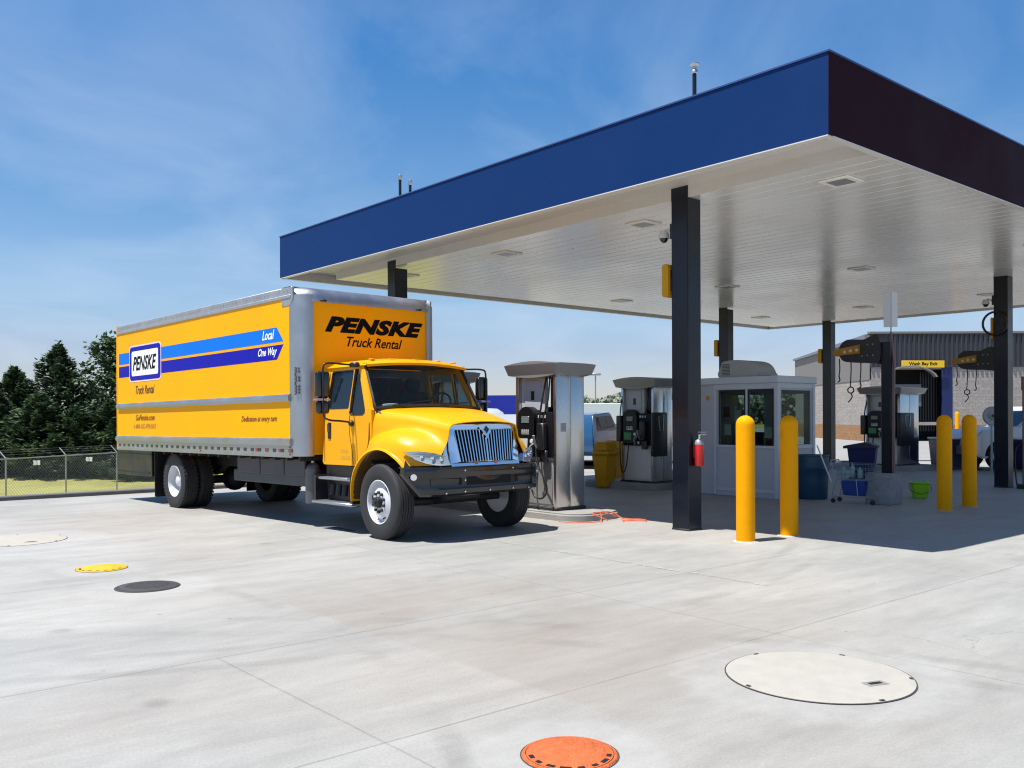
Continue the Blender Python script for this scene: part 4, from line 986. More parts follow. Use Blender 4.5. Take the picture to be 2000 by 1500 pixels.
# ------------------------------------------------------------------ fence
fp = [Vector((-21.4+.85*i, 38+3.4*i)) for i in range(-2, 9)]
ft = thing('chain_link_fence', 'chain link fence with angled barbed wire arms before the dark trees', 'fence', (0, 0, 0))
zt_, zb_ = -.08, -2.25
for p in fp:
    q = MB(); q.cyl((p.x, p.y, zb_-.2), (p.x, p.y, zt_+.06), .035, n=8); q.tube([(p.x, p.y, zt_+.02), (p.x-.32, p.y+.05, zt_+.36)], .022, 6); q.build('post', GALV, ft)
q = MB(); q.cyl((*fp[0], zt_), (*fp[-1], zt_), .025, n=8); q.cyl((*fp[0], zb_+.1), (*fp[-1], zb_+.1), .01, n=6); q.build('top_rail', GALV, ft)
q = MB()
for k in (.12, .22, .31): q.cyl((fp[0].x-k, fp[0].y, zt_+.05+k), (fp[-1].x-k, fp[-1].y, zt_+.05+k), .003, n=4)
q.build('barbed_wire', GALV, ft)
q = MB(); Lf = (fp[-1]-fp[0]).length; dd = (fp[-1]-fp[0]).normalized(); Hf = zt_-zb_-.1
s0 = -Hf
def fpt(s_, h): p = fp[0]+dd*s_; return (p.x, p.y, zb_+.1+h)
while s0 < Lf:
    for sg_ in (1, -1):
        a0, h0 = s0, 0; a1, h1 = s0+Hf, Hf
        if a0 < 0: h0 = -a0; a0 = 0
        if a1 > Lf: h1 -= a1-Lf; a1 = Lf
        if a1 > a0: q.cyl(fpt(a0, h0 if sg_ > 0 else Hf-h0), fpt(a1, h1 if sg_ > 0 else Hf-h1), .0045, n=3, caps=False)
    s0 += .16
q.build('wire_mesh', GALV, ft)
for px, py, l in ((-20.95, 39.7, 'small white plate on the fence, left one'), (-20.15, 42.9, 'small white plate on the fence, right one')):
    t = thing('fence_plate', l, 'sign', (px, py-.06, -.32), 1.2, 'small white plates on the fence')
    MB().box((-.02, -.2, -.10), (.0, .2, .10), .005).build('plate', WHT, t)

# ------------------------------------------------------------------ trees
def tree(name, label, x, y, h, rad, kind, seed, leaf=.20, n=5200, z0=-2.2, fol=None):
    rnd = random.Random(seed); t = thing(name, label, 'tree', (x, y, z0), 0, 'dark trees beyond the fence')
    tr = MB()
    tr.tube([(0, 0, 0), (.05, .03, h*.4), (-.04, .02, h*.75), (0, 0, h*.93)], h*.018, 8)
    limbs = []
    nl = 90 if kind == 'c' else 40
    for i in range(nl):
        k = (i+.5)/nl
        if kind == 'c': z = h*(.03+.95*k); rr = rad*1.22*(1-k**1.25)**.85*rnd.uniform(.6, 1.2)+.12
        else: z = h*(.18+.78*k); rr = rad*math.sin(math.pi*(.15+.8*k))**.8*rnd.uniform(.55, 1.15)
        an = i*2.4+rnd.uniform(-.4, .4); tip = Vector((rr*math.cos(an), rr*math.sin(an), z+(rr*.10 if kind == 'c' else rr*.35)))
        st = Vector((0, 0, z-(.0 if kind == 'c' else rr*.3)))
        tr.tube([st, (st+tip)/2+Vector((0, 0, -.05*rr)), tip], .008*h*(.35+.3*(1-k)), 5)
        limbs.append((st, tip, rr))
    tr.build('trunk', BARK, t)
    cr = MB(); bm_ = cr.bm; per = n//nl
    for st, tip, rr in limbs:
        ax_ = (tip-st).normalized(); sd_ = ax_.cross(Vector((0, 0, 1))).normalized()
        for j_ in range(per):
            if kind == 'c':      # flat sprays along the branch, wider in the middle
                t_ = .12+.92*rnd.random()**.8; wd = rr*.38*(1.15-t_)+.10
                p = st.lerp(tip, t_)+sd_*rnd.gauss(0, wd*.55)+Vector((0, 0, rnd.gauss(0, .16)+.10*(1-t_)))
                out_ = (ax_*.7+sd_*rnd.uniform(-1, 1)+Vector((0, 0, rnd.uniform(-.25, .55)))).normalized()
            else:
                c = st.lerp(tip, (.35, .6, .82, 1.0)[j_ % 4]); out_ = Vector((rnd.gauss(0, 1), rnd.gauss(0, 1), rnd.gauss(0, .7))).normalized()
                p = c+out_*rad*.17*rnd.random()**.5*rnd.uniform(.6, 1.6)
            l_ = leaf*rnd.uniform(.5, 1.35)
            u = out_; v = u.cross(Vector((rnd.uniform(-.5, .5), rnd.uniform(-.5, .5), 1))).normalized()
            u = u*l_; v = v*l_*(.40 if kind == 'c' else .75)
            bm_.faces.new([bm_.verts.new(p+u), bm_.verts.new(p+v), bm_.verts.new(p-u*.6), bm_.verts.new(p-v)])
    cr.build('crown', fol or (FOL1 if kind == 'c' else FOL2), t)
def at(px, Y, vtop):   # helper used while laying out: returns x and height above -2.2
    return (px-1000)/1756*Y, 1.65+(817-vtop)/1756*Y+2.2
TREES = [(-55, 62, 725, 3.6, 'c', 'far left dark conifer cut by the picture edge'), (28, 60, 722, 3.1, 'c', 'dark conifer left of the tallest rounded peak'), (115, 61, 676, 3.3, 'c', 'dark conifer with the tall peak between its neighbours'),
         (180, 64, 752, 2.6, 'c', 'lower dark conifer in the dip left of the truck'), (236, 60, 655, 2.9, 'd', 'loose leafy tree rising at the rear corner of the truck'), (78, 56, 775, 3.0, 'c', 'low bushy conifer in front of the tall peak tree'),
         (-10, 56, 770, 3.0, 'c', 'low bushy conifer at the left picture edge'), (150, 56, 800, 2.6, 'c', 'low bushy conifer right of the tall peak tree'), (215, 57, 790, 2.6, 'c', 'low dark conifer beside the truck tail'),
         (310, 62, 700, 3.6, 'c', 'dark conifer mostly hidden behind the truck box'), (285, 55, 850, 2.0, 'c', 'low shrub-like conifer seen under the truck tail')]
for i, (px, Y, vt, rad, kd, l) in enumerate(TREES):
    x, h = at(px, Y, vt)
    tree('conifer_tree' if kd == 'c' else 'leafy_tree', l, x, Y, h, rad, kd, 100+i, n=15000 if kd == 'c' else 9000, leaf=.22 if kd == 'c' else .17)

# ================================================================== TRUCK
TT = .8245
tk = thing('rental_truck', 'yellow box rental truck with blue side stripes parked by the pump', 'truck', (-1.805+1.2*math.sin(TT), 12.07+1.2*math.cos(TT), 0))
tk.rotation_euler = (0, -.008, -TT)
P = lambda mb, name, m_, par=None, sm=38: mb.build(name, m_, par or tk, sm)
# --- cargo box
XF, XR, ZB0, ZB1, HW = -1.88, -9.47, 1.075, 3.63, 1.29
bx = MB(); bx.box((XR, -HW, ZB0+.05), (XF-.30, HW, ZB1-.03)); bx.box((XF-.30, -HW+.22, ZB0+.05), (XF-.055, HW-.22, 3.43)); box_o = P(bx, 'cargo_box', YELB)
q = MB(); q.box((XF-.05, -HW+.212, ZB0+.02), (XF, HW-.212, 3.425)); P(q, 'front_panel', YELB, box_o)
for s_ in (-1, 1):
    q = MB(); q.box((XR, s_*(HW+.004)-.01, 1.30), (XF-.22, s_*(HW+.004)+.01, 3.5)); P(q, 'side_panel', YELB, box_o)
# aluminium corner posts (rounded)
def corner(sy):
    q = MB(); rows = []
    for z in (ZB0+.0, ZB1-.12):
        row = [(XF-.28, sy*(HW+.018), z)]
        for k in range(11):
            a_ = R(90*k/10); row.append((XF-.24+.26*math.sin(a_)-.0, sy*(HW+.018-.21+.21*math.cos(a_)), z))
        row.append((XF+.02, sy*(HW-.225), z)); rows.append(row)
    q.grid(rows, .004); return q
for sy in (-1, 1): P(corner(sy), 'corner_post', ALU, box_o)
# front roof cap (bullnose)
q = MB(); rows = []
for k in range(13):
    a_ = R(90*k/12); xx = XF-.24+.265*math.cos(a_)+.0; zz = 3.43+.215*math.sin(a_)
    row = []
    for j_ in range(13):
        yy = -1+2*j_/12; 
        lim = HW+.02; rad = .24
        y = yy*lim
        # round the plan corners
        dx = 0
        e = abs(y)-(lim-rad)
        if e > 0: dx = rad-math.sqrt(max(0, rad*rad-e*e))
        row.append((xx-dx*math.cos(a_)**.5 if math.cos(a_) > 0 else xx, y, zz))
    rows.append(row)
rows.insert(0, [(p_[0], p_[1], 3.41) for p_ in rows[0]]); rows.append([(XF-.5, p_[1], ZB1+.015) for p_ in rows[-1]])
q.grid(rows); P(q, 'front_cap', ALU, box_o, 60)
for sy in (-1, 1):
    q = MB(); q.prism([[(XF-.5, 3.36), (XF-.24, 3.36)]+[(XF-.24+.24*math.cos(R(k*9)), 3.43+.205*math.sin(R(k*9))) for k in range(1, 11)][::1]+[(XF-.5, 3.64)]], lambda u, v, d: (min(u, XF-.16), sy*(HW+d), v), -.01, .021); P(q, 'cap_corner', ALUW, box_o)
# rails
for sy in (-1, 1):
    s_ = sy
    q = MB(); q.box((XR, s_*HW-.02, 3.50), (XF-.2, s_*HW+.022, ZB1+.01), .012); q.box((XR, s_*HW-.03, 3.47), (XF-.22, s_*HW+.016, 3.52), .004); P(q, 'top_rail', ALUW, box_o)
    q = MB()
    pr = [(0, -.055), (.03, -.055), (.05, -.03), (.055, .0), (.05, .03), (.03, .055), (0, .055)]
    q.prism([[(HW+.01+a_, 1.96+z) for a_, z in pr]], lambda u, v, d: (d, s_*u, v), XR+.05, XF-.25); P(q, 'mid_rail', ALU, box_o)
    q = MB()
    pr = [(0, -.06), (.04, -.055), (.055, -.02), (.055, .03), (.035, .055), (0, .06)]
    q.prism([[(HW+.005+a_, 1.29+z) for a_, z in pr]], lambda u, v, d: (d, s_*u, v), XR, XF-.22)
    q.box((XR, s_*(HW+.012)-.012, ZB0-.02), (XF-.22, s_*(HW+.012)+.012, 1.235), .003)
    P(q, 'rub_rail', ALU, box_o)
q = MB()
for i in range(30): q.box((XR+.12+i*.247, -HW-.028, 1.135), (XR+.12+i*.247+.10, -HW-.0245, 1.185))
P(q, 'reflector_marks', mat('dark_reflector', (.03, .02, .025), .4), box_o)
q = MB()
for i in (-2.16, -2.5, -2.9, -3.25): q.box((i, -HW-.031, 1.14), (i+.07, -HW-.0285, 1.18))
q.box((-2.17, -HW-.031, 1.2), (-2.14, -HW-.0285, 1.24)); q.box((-2.17, -HW-.031, 1.09), (-2.14, -HW-.0285, 1.12)); q.box((-5.35, -HW-.031, 1.095), (-5.31, -HW-.0285, 1.12))
P(q, 'red_reflector', REDL, box_o)
q = MB()
for i in range(60): q.cyl((XR+.08+i*.122, -HW-.024, 1.095), (XR+.08+i*.122, -HW-.029, 1.095), .008, n=6)
for i in range(60): q.cyl((XR+.08+i*.122, -HW-.022, 3.585), (XR+.08+i*.122, -HW-.027, 3.585), .008, n=6)
for k in range(28): q.cyl((XF-.262, -HW-.018, 1.2+k*.083), (XF-.262, -HW-.024, 1.2+k*.083), .007, n=6)
P(q, 'rivets', ALUW, box_o)
q = MB(); q.box((XR-.03, -HW-.02, ZB0-.02), (XR, -HW+.08, ZB1+.02)); q.box((XR-.03, HW-.08, ZB0-.02), (XR, HW+.02, ZB1+.02)); q.box((XR-.03, -HW, ZB1-.15), (XR, HW, ZB1+.02)); P(q, 'rear_frame', YELB, box_o)
q = MB(); q.box((XR, -HW+.0, ZB1-.029), (XF-.4, HW, ZB1+.005)); P(q, 'roof', ALUW, box_o)
# graphics on the right side
ys_ = -HW-.0145
def flat(loop, m_, name, y=None, par=None):
    y = ys_ if y is None else y
    q = MB(); q.prism([loop], lambda u, v, d: (u, y-d, v), 0, .0015); return P(q, name, m_, par or box_o)
flat([(-9.36, 2.83), (-2.34, 2.83), (-2.55, 3.06), (-9.36, 3.06)], STBL, 'light_blue_stripe')
flat([(-9.36, 2.56), (-2.55, 2.56), (-2.34, 2.785), (-9.36, 2.785)], STDB, 'dark_blue_stripe')
flat(rrect(-8.76, 2.44, -7.10, 3.18, .10), mat('pale_outline', (.75, .6, .6), .5), 'logo_outline', ys_-.002)
flat(rrect(-8.73, 2.47, -7.13, 3.15, .09), STDB, 'logo_border', ys_-.004)
flat(rrect(-8.62, 2.56, -7.24, 3.06, .05), TXTW, 'logo_field', ys_-.006)
AX, AZ = (1, 0, 0), (0, 0, 1)
text('lettering', 'PENSKE', 1.24, .29, (-8.56, ys_-.009, 2.665), AX, AZ, TXT, box_o, shear=.35, bold=.028)
text('lettering', 'Truck Rental', .98, .17, (-8.42, ys_-.003, 2.19), AX, AZ, TXTB, box_o, shear=.35, bold=.012)
text('lettering', 'Local', .40, .15, (-3.02, ys_-.003, 2.885), AX, AZ, TXTW, box_o, shear=.35, bold=.02)
text('lettering', 'One Way', .62, .16, (-3.16, ys_-.003, 2.60), AX, AZ, TXTW, box_o, shear=.35, bold=.02)
text('lettering', 'GoPenske.com', .98, .12, (-8.42, ys_-.003, 1.66), AX, AZ, TXTB, box_o, shear=.35, bold=.008)
text('lettering', '1-800-GO-PENSKE', 1.15, .09, (-8.52, ys_-.003, 1.50), AX, AZ, TXTF, box_o, shear=.2, bold=.0)
text('lettering', 'Dedication at every turn', 1.20, .12, (-3.76, ys_-.003, 1.58), AX, AZ, TXTB, box_o, shear=.35, bold=.008)
AY = (0, 1, 0)
text('front_lettering', 'PENSKE', 1.86, .25, (XF+.003, -.86, 2.965), AY, AZ, TXT, box_o, shear=.32, bold=.062, spacing=1.08)
text('front_lettering', 'Truck Rental', 1.05, .155, (XF+.003, -.47, 2.76), AY, AZ, TXT, box_o, shear=.35, bold=.016)
q = MB(); q.box((XF-.120, -HW-.024, 2.0), (XF-.118, -HW-.0, 2.42))
for k in range(9):
    if k in (3, 6): continue
    for j_ in range(2): q.box((XF-.115+j_*.035, -HW-.03+.022*(j_+.3), 2.02+k*.045), (XF-.09+j_*.035, -HW-.001+.022*(j_), 2.05+k*.045))
P(q, 'small_plate_marks', mat('faded_stencil', (.17, .18, .20), .6), box_o)
q = MB()
for y in (-.9, .9): q.box((XF+.0, y-.05, 3.42), (XF+.06, y+.05, 3.45), .01)
P(q, 'marker_lamp', FRM, box_o)

# --- chassis
ch = MB()
for sy in (-1, 1): ch.box((-9.3, sy*.43-.04, .78), (.55, sy*.43+.04, 1.02), .005)
for x in (-9.0, -7.6, -6.0, -4.6, -3.2, -1.9): ch.box((x-.04, -.43, .82), (x+.04, .43, .98))
for i in range(19): ch.box((-9.3+i*.4, -1.2, 1.0), (-9.24+i*.4, 1.2, 1.072))
P(ch, 'chassis_frame', FRM)
q = MB(); 
for x0, x1 in ((-4.35, -3.55), (-3.52, -2.75), (-2.72, -2.1)): q.box((x0, -1.10, .76), (x1, -1.06, 1.02), .01)
q.box((-4.6, -1.05, .60), (-2.1, -.6, .80), .02); P(q, 'under_box_panel', mat('grime_grey', (.075, .075, .08), .7, var=.3))
q = MB(); q.cyl((-3.9, .8, .56), (-2.35, .8, .56), .32, n=28); P(q, 'fuel_tank', FRM)
q = MB(); q.cyl((-2.02, -1.0, .36), (-2.02, -1.0, .88), .115, n=20); q.sphere((-2.02, -1.0, .88), .10, n=14); P(q, 'air_canister', mat('canister_grey', (.10, .10, .11), .35, .4))
q = MB(); q.cyl((-2.02, -1.0, .97), (-2.02, -1.0, 1.0), .03); P(q, 'canister_cap', ALU)
# steps
st = MB()
st.box((-1.80, -1.16, .39), (-.72, -.86, .43), .01); st.box((-1.70, -1.10, .74), (-.72, -.86, .78), .01); P(st, 'step', ALU)
st = MB(); st.box((-1.78, -.92, .36), (-.74, -.5, .96), .02); st.box((-.80, -1.12, .38), (-.74, -.86, .8)); st.box((-1.8, -1.12, .38), (-1.74, -.86, .8))
P(st, 'step_box', BLK)
st = MB()
for k in range(5): st.cyl((-1.55+k*.17, -.95, .5), (-1.55+k*.17, -.93, .66), .05, n=12)
P(st, 'step_box_detail', FRM)
st = MB(); st.box((-1.80, .86, .39), (-.72, 1.16, .43), .01); st.box((-1.78, .5, .36), (-.74, .92, .96), .02); P(st, 'driver_step', BLK)
# axles, springs, diff
q = MB(); q.cyl((-.0, -1.0, .47), (-.0, 1.0, .47), .06); q.cyl((-6.74, -.9, .5), (-6.74, .9, .5), .08); q.sphere((-6.74, 0, .5), .24); q.cyl((-6.5, 0, .55), (-1.6, 0, .75), .05)
for sy in (-.43, .43):
    q.tube(smooth_curve([(-.75, sy, .78), (-.3, sy, .60), (.1, sy, .57), (.65, sy, .78)], 5), .04); q.tube(smooth_curve([(-7.5, sy, .85), (-6.9, sy, .66), (-6.5, sy, .66), (-6.0, sy, .85)], 5), .05)
q.box((-1.1, -.35, .45), (.35, .35, 1.0), .05); P(q, 'axle_and_engine', FRM)
q = MB(); q.tube(smooth_curve([(.45, -.55, .60), (.5, 0, .58), (.45, .55, .60)], 5), .03); P(q, 'steering_rod', ALU)
# rear
q = MB(); q.box((-9.62, -1.25, .54), (-7.75, 1.25, 1.06), .01); P(q, 'ramp_housing', BLK)
q = MB(); q.box((-9.62, -1.26, .98), (-7.8, -1.245, 1.0)); q.box((-9.6, -1.262, .60), (-7.85, -1.248, .63), M=None); P(q, 'ramp_trim', FRM)
for sy in (-1, 1):
    q = MB(); q.prism([rrect(-.30, .16, .30, 1.04, .02)], lambda u, v, d: (-7.58+d, sy*.96+u, v), 0, .012); P(q, 'mud_flap', BLK)
# --- wheels
def tyre_prof(r, w_, rr):
    h = w_/2
    out_ = [(rr, -h*.80), (rr+.03, -h*.95), (r*.80, -h*1.0), (r*.93, -h*.97), (r*.985, -h*.86)]
    out_ += [(r, -h*.74)]
    for k in (-.45, -.15, .15, .45):
        out_ += [(r+.001, h*(k-.035)), (r-.016, h*(k-.025)), (r-.016, h*(k+.025)), (r+.001, h*(k+.035))]
    return out_+[(r, h*.74), (r*.985, h*.86), (r*.93, h*.97), (r*.80, h*1.0), (rr+.03, h*.95), (rr, h*.80)]
RT = .51
def wheel(x, y, side, dual=False, steer=0, lab=None):
    """y: centre plane of the outer tyre; side: -1 right, 1 left"""
    e = bpy.data.objects.new('wheel', None); col.objects.link(e); e.parent = tk; e.location = (x, y, RT-.008); e.rotation_euler = (0, 0, steer)
    ax = (0, side, 0)
    q = MB(); q.lathe(tyre_prof(RT, .27, .285), axis=ax, n=72)
    if dual:
        q.lathe(tyre_prof(RT, .26, .285), p=(0, -side*.31, 0), axis=ax, n=64)
        for k in range(44):
            a_ = 2*math.pi*k/44
            for off in (0, -.31):
                M = Matrix.Rotation(a_, 4, 'Y') @ Matrix.Translation((0, side*off, 0))
                for s2 in (-1, 1): q.box((-.019, s2*.108-.026, RT-.02), (.019, s2*.108+.026, RT+.005), .003, M)
    q.build('tyre', RUB, e)
    if not dual:
        rp_ = [(.295, .105), (.300, .125), (.292, .13), (.28, .12), (.272, .06), (.262, .05), (.235, .07), (.17, .105), (.15, .112), (.13, .112), (.0, .11)]
        MB().lathe(rp_+[(0, -.1), (.295, -.1)], axis=ax, n=64).build('rim', WRIM, e)
        h = MB(); h.lathe([(.075, .10), (.075, .15), (.066, .175), (.04, .185), (.036, .205), (0, .21)], axis=ax, n=28); h.build('hub', BLK, e)
        l_ = MB()
        for k in range(10):
            a_ = 2*math.pi*(k+.5)/10; l_.lathe([(.021, 0), (.021, .028), (.010, .036), (0, .036)], p=(.13*math.cos(a_), side*.112, .13*math.sin(a_)), axis=ax, n=6)
        l_.build('lug_nut', FRM, e)
        l_ = MB()
        for a_ in (R(52), R(-72), R(168)):
            M = Matrix.Rotation(-a_, 4, 'Y') @ Matrix.Translation((.222, side*.082, 0))
            l_.box((-.014, -.004, -.036), (.014, .004, .036), .003, M @ Matrix.Rotation(side*.55, 4, 'Z'))
        l_.build('hand_hole', HOLE, e)
    else:
        rp_ = [(.295, .105), (.300, .125), (.290, .13), (.278, .10), (.262, .02), (.25, -.04), (.20, -.055), (.15, -.06), (.11, -.06), (.105, .0), (.09, .06), (.06, .075), (0, .08)]
        MB().lathe(rp_+[(0, -.1), (.295, -.1)], axis=ax, n=64).build('rim', WRIM, e)
        l_ = MB()
        for k in range(10):
            a_ = 2*math.pi*(k+.5)/10; l_.lathe([(.017, 0), (.017, .03), (0, .036)], p=(.14*math.cos(a_), -side*.062, .14*math.sin(a_)), axis=(0, side, 0), n=6)
        l_.build('lug_nut', GALV, e)
    return e
wheel(0, -1.055, -1, steer=-.05); wheel(0, 1.055, 1, steer=-.05)
wheel(-6.74, -1.09, -1, True); wheel(-6.74, 1.09, 1, True)

# --- cab shell
def cy(z):   # half width of the cab at height z
    return 1.02 if z < 1.75 else 1.02-.13*((z-1.75)/.7)**1.2
def ws_x(z): return -.36-.40*((z-1.76)/.66)       # windscreen rake at the pillar
side = [(-1.70, 1.0), (-1.66, .96), (-.60, .96), (-.40, 1.15), (-.40, 1.75), (-.44, 1.80), (-.72, 2.34), (-.80, 2.41), (-1.60, 2.42), (-1.70, 2.36)]
wmain = [(p_[0], p_[1]) for p_ in rrect(-1.56, 1.79, -1.00, 2.33, .03, 3)]
wvent = [(-.95, 1.72), (-.90, 1.685), (-.64, 1.685), (-.59, 1.72), (-.585, 1.77), (-.86, 2.33), (-.95, 2.33)]
for sy in (-1, 1):
    q = MB(); q.prism([side, wmain, wvent], lambda u, v, d: (u, sy*(cy(v)-d), v), 0, .05); P(q, 'cab_side', YEL, None, 25)
    gw = P(MB().prism([wmain], lambda u, v, d: (u, sy*(cy(v)-d), v), .022, .026), 'door_window', GLSD if sy < 0 else GLSB)
    P(MB().prism([[(x+(.012 if x > -1.2 else -.012), z+(.012 if z > 2 else -.012)) for x, z in wmain], wmain], lambda u, v, d: (u, sy*(cy(v)-d), v), -.003, .03), 'window_seal', BLK, gw)
    P(MB().prism([wvent], lambda u, v, d: (u, sy*(cy(v)-d), v), .022, .026), 'vent_window', GLSD if sy < 0 else GLSB)
    cx_ = sum(p_[0] for p_ in wvent)/len(wvent); cz_ = sum(p_[1] for p_ in wvent)/len(wvent)
    big = [(cx_+(x-cx_)*1.12, cz_+(z-cz_)*1.045) for x, z in wvent]
    P(MB().prism([big, wvent], lambda u, v, d: (u, sy*(cy(v)-d), v), -.003, .03), 'vent_seal', BLK, gw)
    # door shut line, a thin groove strip and ledge
    q = MB()
    dl = [(-.955, 1.68), (-.955, 1.40), (-.90, 1.2), (-.87, .98)]
    q.tube([(x, sy*(cy(z)+.001), z) for x, z in dl], .006, 4); q.tube([(-1.64, sy*1.021, 1.0), (-1.64, sy*1.021, 1.75), (-1.62, sy*(cy(2.36)+.001), 2.36)], .005, 4)
    P(q, 'door_gap', mat('shut_line', (.16, .07, .002), .6))
    q = MB(); q.box((-1.54, sy*1.022-.012, 1.34), (-1.46, sy*1.022+.012, 1.58), .012, seg=2); hd = P(q, 'door_handle', BLK)
    q = MB(); q.box((-1.535, sy*1.036-.008, 1.44), (-1.465, sy*1.036+.008, 1.56), .008, seg=2); P(q, 'handle_grip', BLKG, hd)
    q = MB(); q.prism([[(-1.2, 1.05), (-.95, 1.05), (-.95, 1.10), (-1.2, 1.10)]], lambda u, v, d: (u, sy*(1.021+d), v), 0, .001); q.prism([[(-1.2, 1.14), (-1.0, 1.14), (-1.0, 1.19), (-1.2, 1.19)]], lambda u, v, d: (u, sy*(1.021+d), v), 0, .001); P(q, 'faint_decal', mat('faint_decal', (.62, .30, .01), .5))
# roof: domed grid
rows = []
for i in range(15):
    u = i/14; x = -1.70+u*1.02
    front = max(0, (u-.72)/.28)
    row = []
    for j_ in range(17):
        v = -1+2*j_/16; yw = .935*v
        z = 2.44+.085*(1-abs(v)**3.2)-.055*front**2*(1-.3*abs(v)) - (.05 if i == 0 else 0)
        xx = x+.10*(1-v*v)*front
        if abs(v) > .999: z = 2.395; 
        row.append((xx, yw, z))
    rows.append(row)
rows.append([(p_[0]+.035, p_[1]*.985, 2.405+.045*(1-(p_[1]/.935)**2)) for p_ in rows[-1]])
rows.append([(p_[0]-.02, p_[1]*.98, p_[2]-.035) for p_ in rows[-1]])
P(MB().grid(rows, .01), 'cab_roof', YEL, None, 60)
for y in (-.42, 0, .42, -.75, .75): P(MB().box((-.84+.07*(1-y*y), y-.045, 2.465+.035*(1-y*y)), (-.775+.07*(1-y*y), y+.045, 2.482+.035*(1-y*y)), .01), 'roof_marker_lamp', mat('amber_marker', (.70, .26, .003), .35))
# windscreen: curved sheet
def ws_pt(v, t_, off=0):    # v -1..1 across, t_ 0 bottom..1 top
    z = 1.775+.05*(1-v*v)*(1-t_)+t_*(.635+.03*(1-v*v)-.0) ; half = .955-.075*t_
    x = -.40+.15*(1-v*v)-t_*.355+off
    return (x, half*v, z)
q = MB().grid([[ws_pt(-1+2*i/20, j_/6) for i in range(21)] for j_ in range(7)]); wsn = P(q, 'windscreen', GLSW, None, 80)
q = MB()
loop = [ws_pt(-1+2*i/20, 0, .008) for i in range(21)]+[ws_pt(1, j_/6, .008) for j_ in range(1, 7)]+[ws_pt(1-2*i/20, 1, .008) for i in range(1, 21)]+[ws_pt(-1, 1-j_/6, .008) for j_ in range(1, 6)]
q.tube(loop, .022, 6, True); P(q, 'windscreen_seal', BLK, wsn)
# A pillars
for sy in (-1, 1):
    q = MB(); q.prism([[(-.40, 1.74), (-.44, 1.80), (-.79, 2.43), (-.85, 2.41), (-.56, 1.74)]], lambda u, v, d: (u, sy*(cy(v)-.05+d), v), 0, .047); P(q, 'pillar', YEL)
# wipers
q = MB()
for y0_, y1_ in ((-.75, -.1), (.05, .7)):
    a_ = Vector(ws_pt(y0_, .03, .03)); b_ = Vector(ws_pt(y1_, .10, .03)); q.tube([a_, b_], .009, 5); q.tube([Vector(ws_pt((y0_+y1_)/2-.25, -.04, .05)), (a_+b_)/2], .008, 5)
P(q, 'wiper', BLK)
# cab back, floor, interior
q = MB(); q.prism([[(-.9, .98), (.9, .98), (.94, 1.75), (.88, 2.40), (-.88, 2.40), (-.94, 1.75)], rrect(-.55, 1.85, .55, 2.28, .04)], lambda u, v, d: (-1.70+d, u, v), 0, .04); P(q, 'cab_back', YEL)
q = MB(); q.prism([[(-.93, 1.02), (.93, 1.02), (.93, 1.75), (.86, 2.40), (-.86, 2.40), (-.93, 1.75)], rrect(-.56, 1.84, .56, 2.29, .04)], lambda u, v, d: (-1.655+d, u, v), 0, .01); q.box((-1.64, -.84, 2.415), (-.86, .84, 2.425)); P(q, 'cab_lining', mat('lining_grey', (.16, .17, .19), .8))
P(MB().box((-1.69, -.55, 1.85), (-1.685, .55, 2.28)), 'back_window', GLSD)
q = MB(); q.box((-1.66, -.96, .98), (-.45, .96, 1.04)); q.box((-1.655, -.93, 1.04), (-1.64, .93, 1.84)); P(q, 'cab_floor', DASH)
q = MB(); q.prism([[(-.95, 1.25), (-.42, 1.25), (-.30, 1.70), (-.42, 1.775), (-.62, 1.76), (-.74, 1.66), (-.80, 1.45)]], lambda u, v, d: (u, d, v), -.93, .93); P(q, 'dashboard', DASH)
q = MB(); q.tube([(-.46+.08*(1-((k-10)/11)**2)+.01*math.sin(k), -.80+k*.078, 1.812+.012*math.sin(k*.9)) for k in range(21)], .022, 6); P(q, 'dash_papers', mat('pale_dash_trim', (.55, .66, .63), .6))
for y in (-.48, .48):
    q = MB(); q.box((-1.40, y-.26, 1.30), (-.92, y+.26, 1.46), .05, seg=2); q.box((-1.55, y-.25, 1.40), (-1.38, y+.25, 2.06), .06, seg=2); q.box((-1.54, y-.13, 2.06), (-1.42, y+.13, 2.25), .04, seg=2); q.box((-1.35, y-.2, 1.04), (-.97, y+.2, 1.3)); P(q, 'seat', SEAT)
q = MB(); Mx = Matrix.Translation((-.80, .48, 1.82)) @ Matrix.Rotation(R(-62), 4, 'Y')
q.tube([Mx @ Vector((.22*math.cos(k*.2618), .22*math.sin(k*.2618), 0)) for k in range(24)], .016, 6, True)
for k in (0, 2.1, 4.2): q.tube([Mx @ Vector((0, 0, -.03)), Mx @ Vector((.21*math.cos(k), .21*math.sin(k), 0))], .012, 5)
q.tube([Mx @ Vector((0, 0, -.02)), (-.6, .48, 1.6)], .03, 8); P(q, 'steering_wheel', BLK)

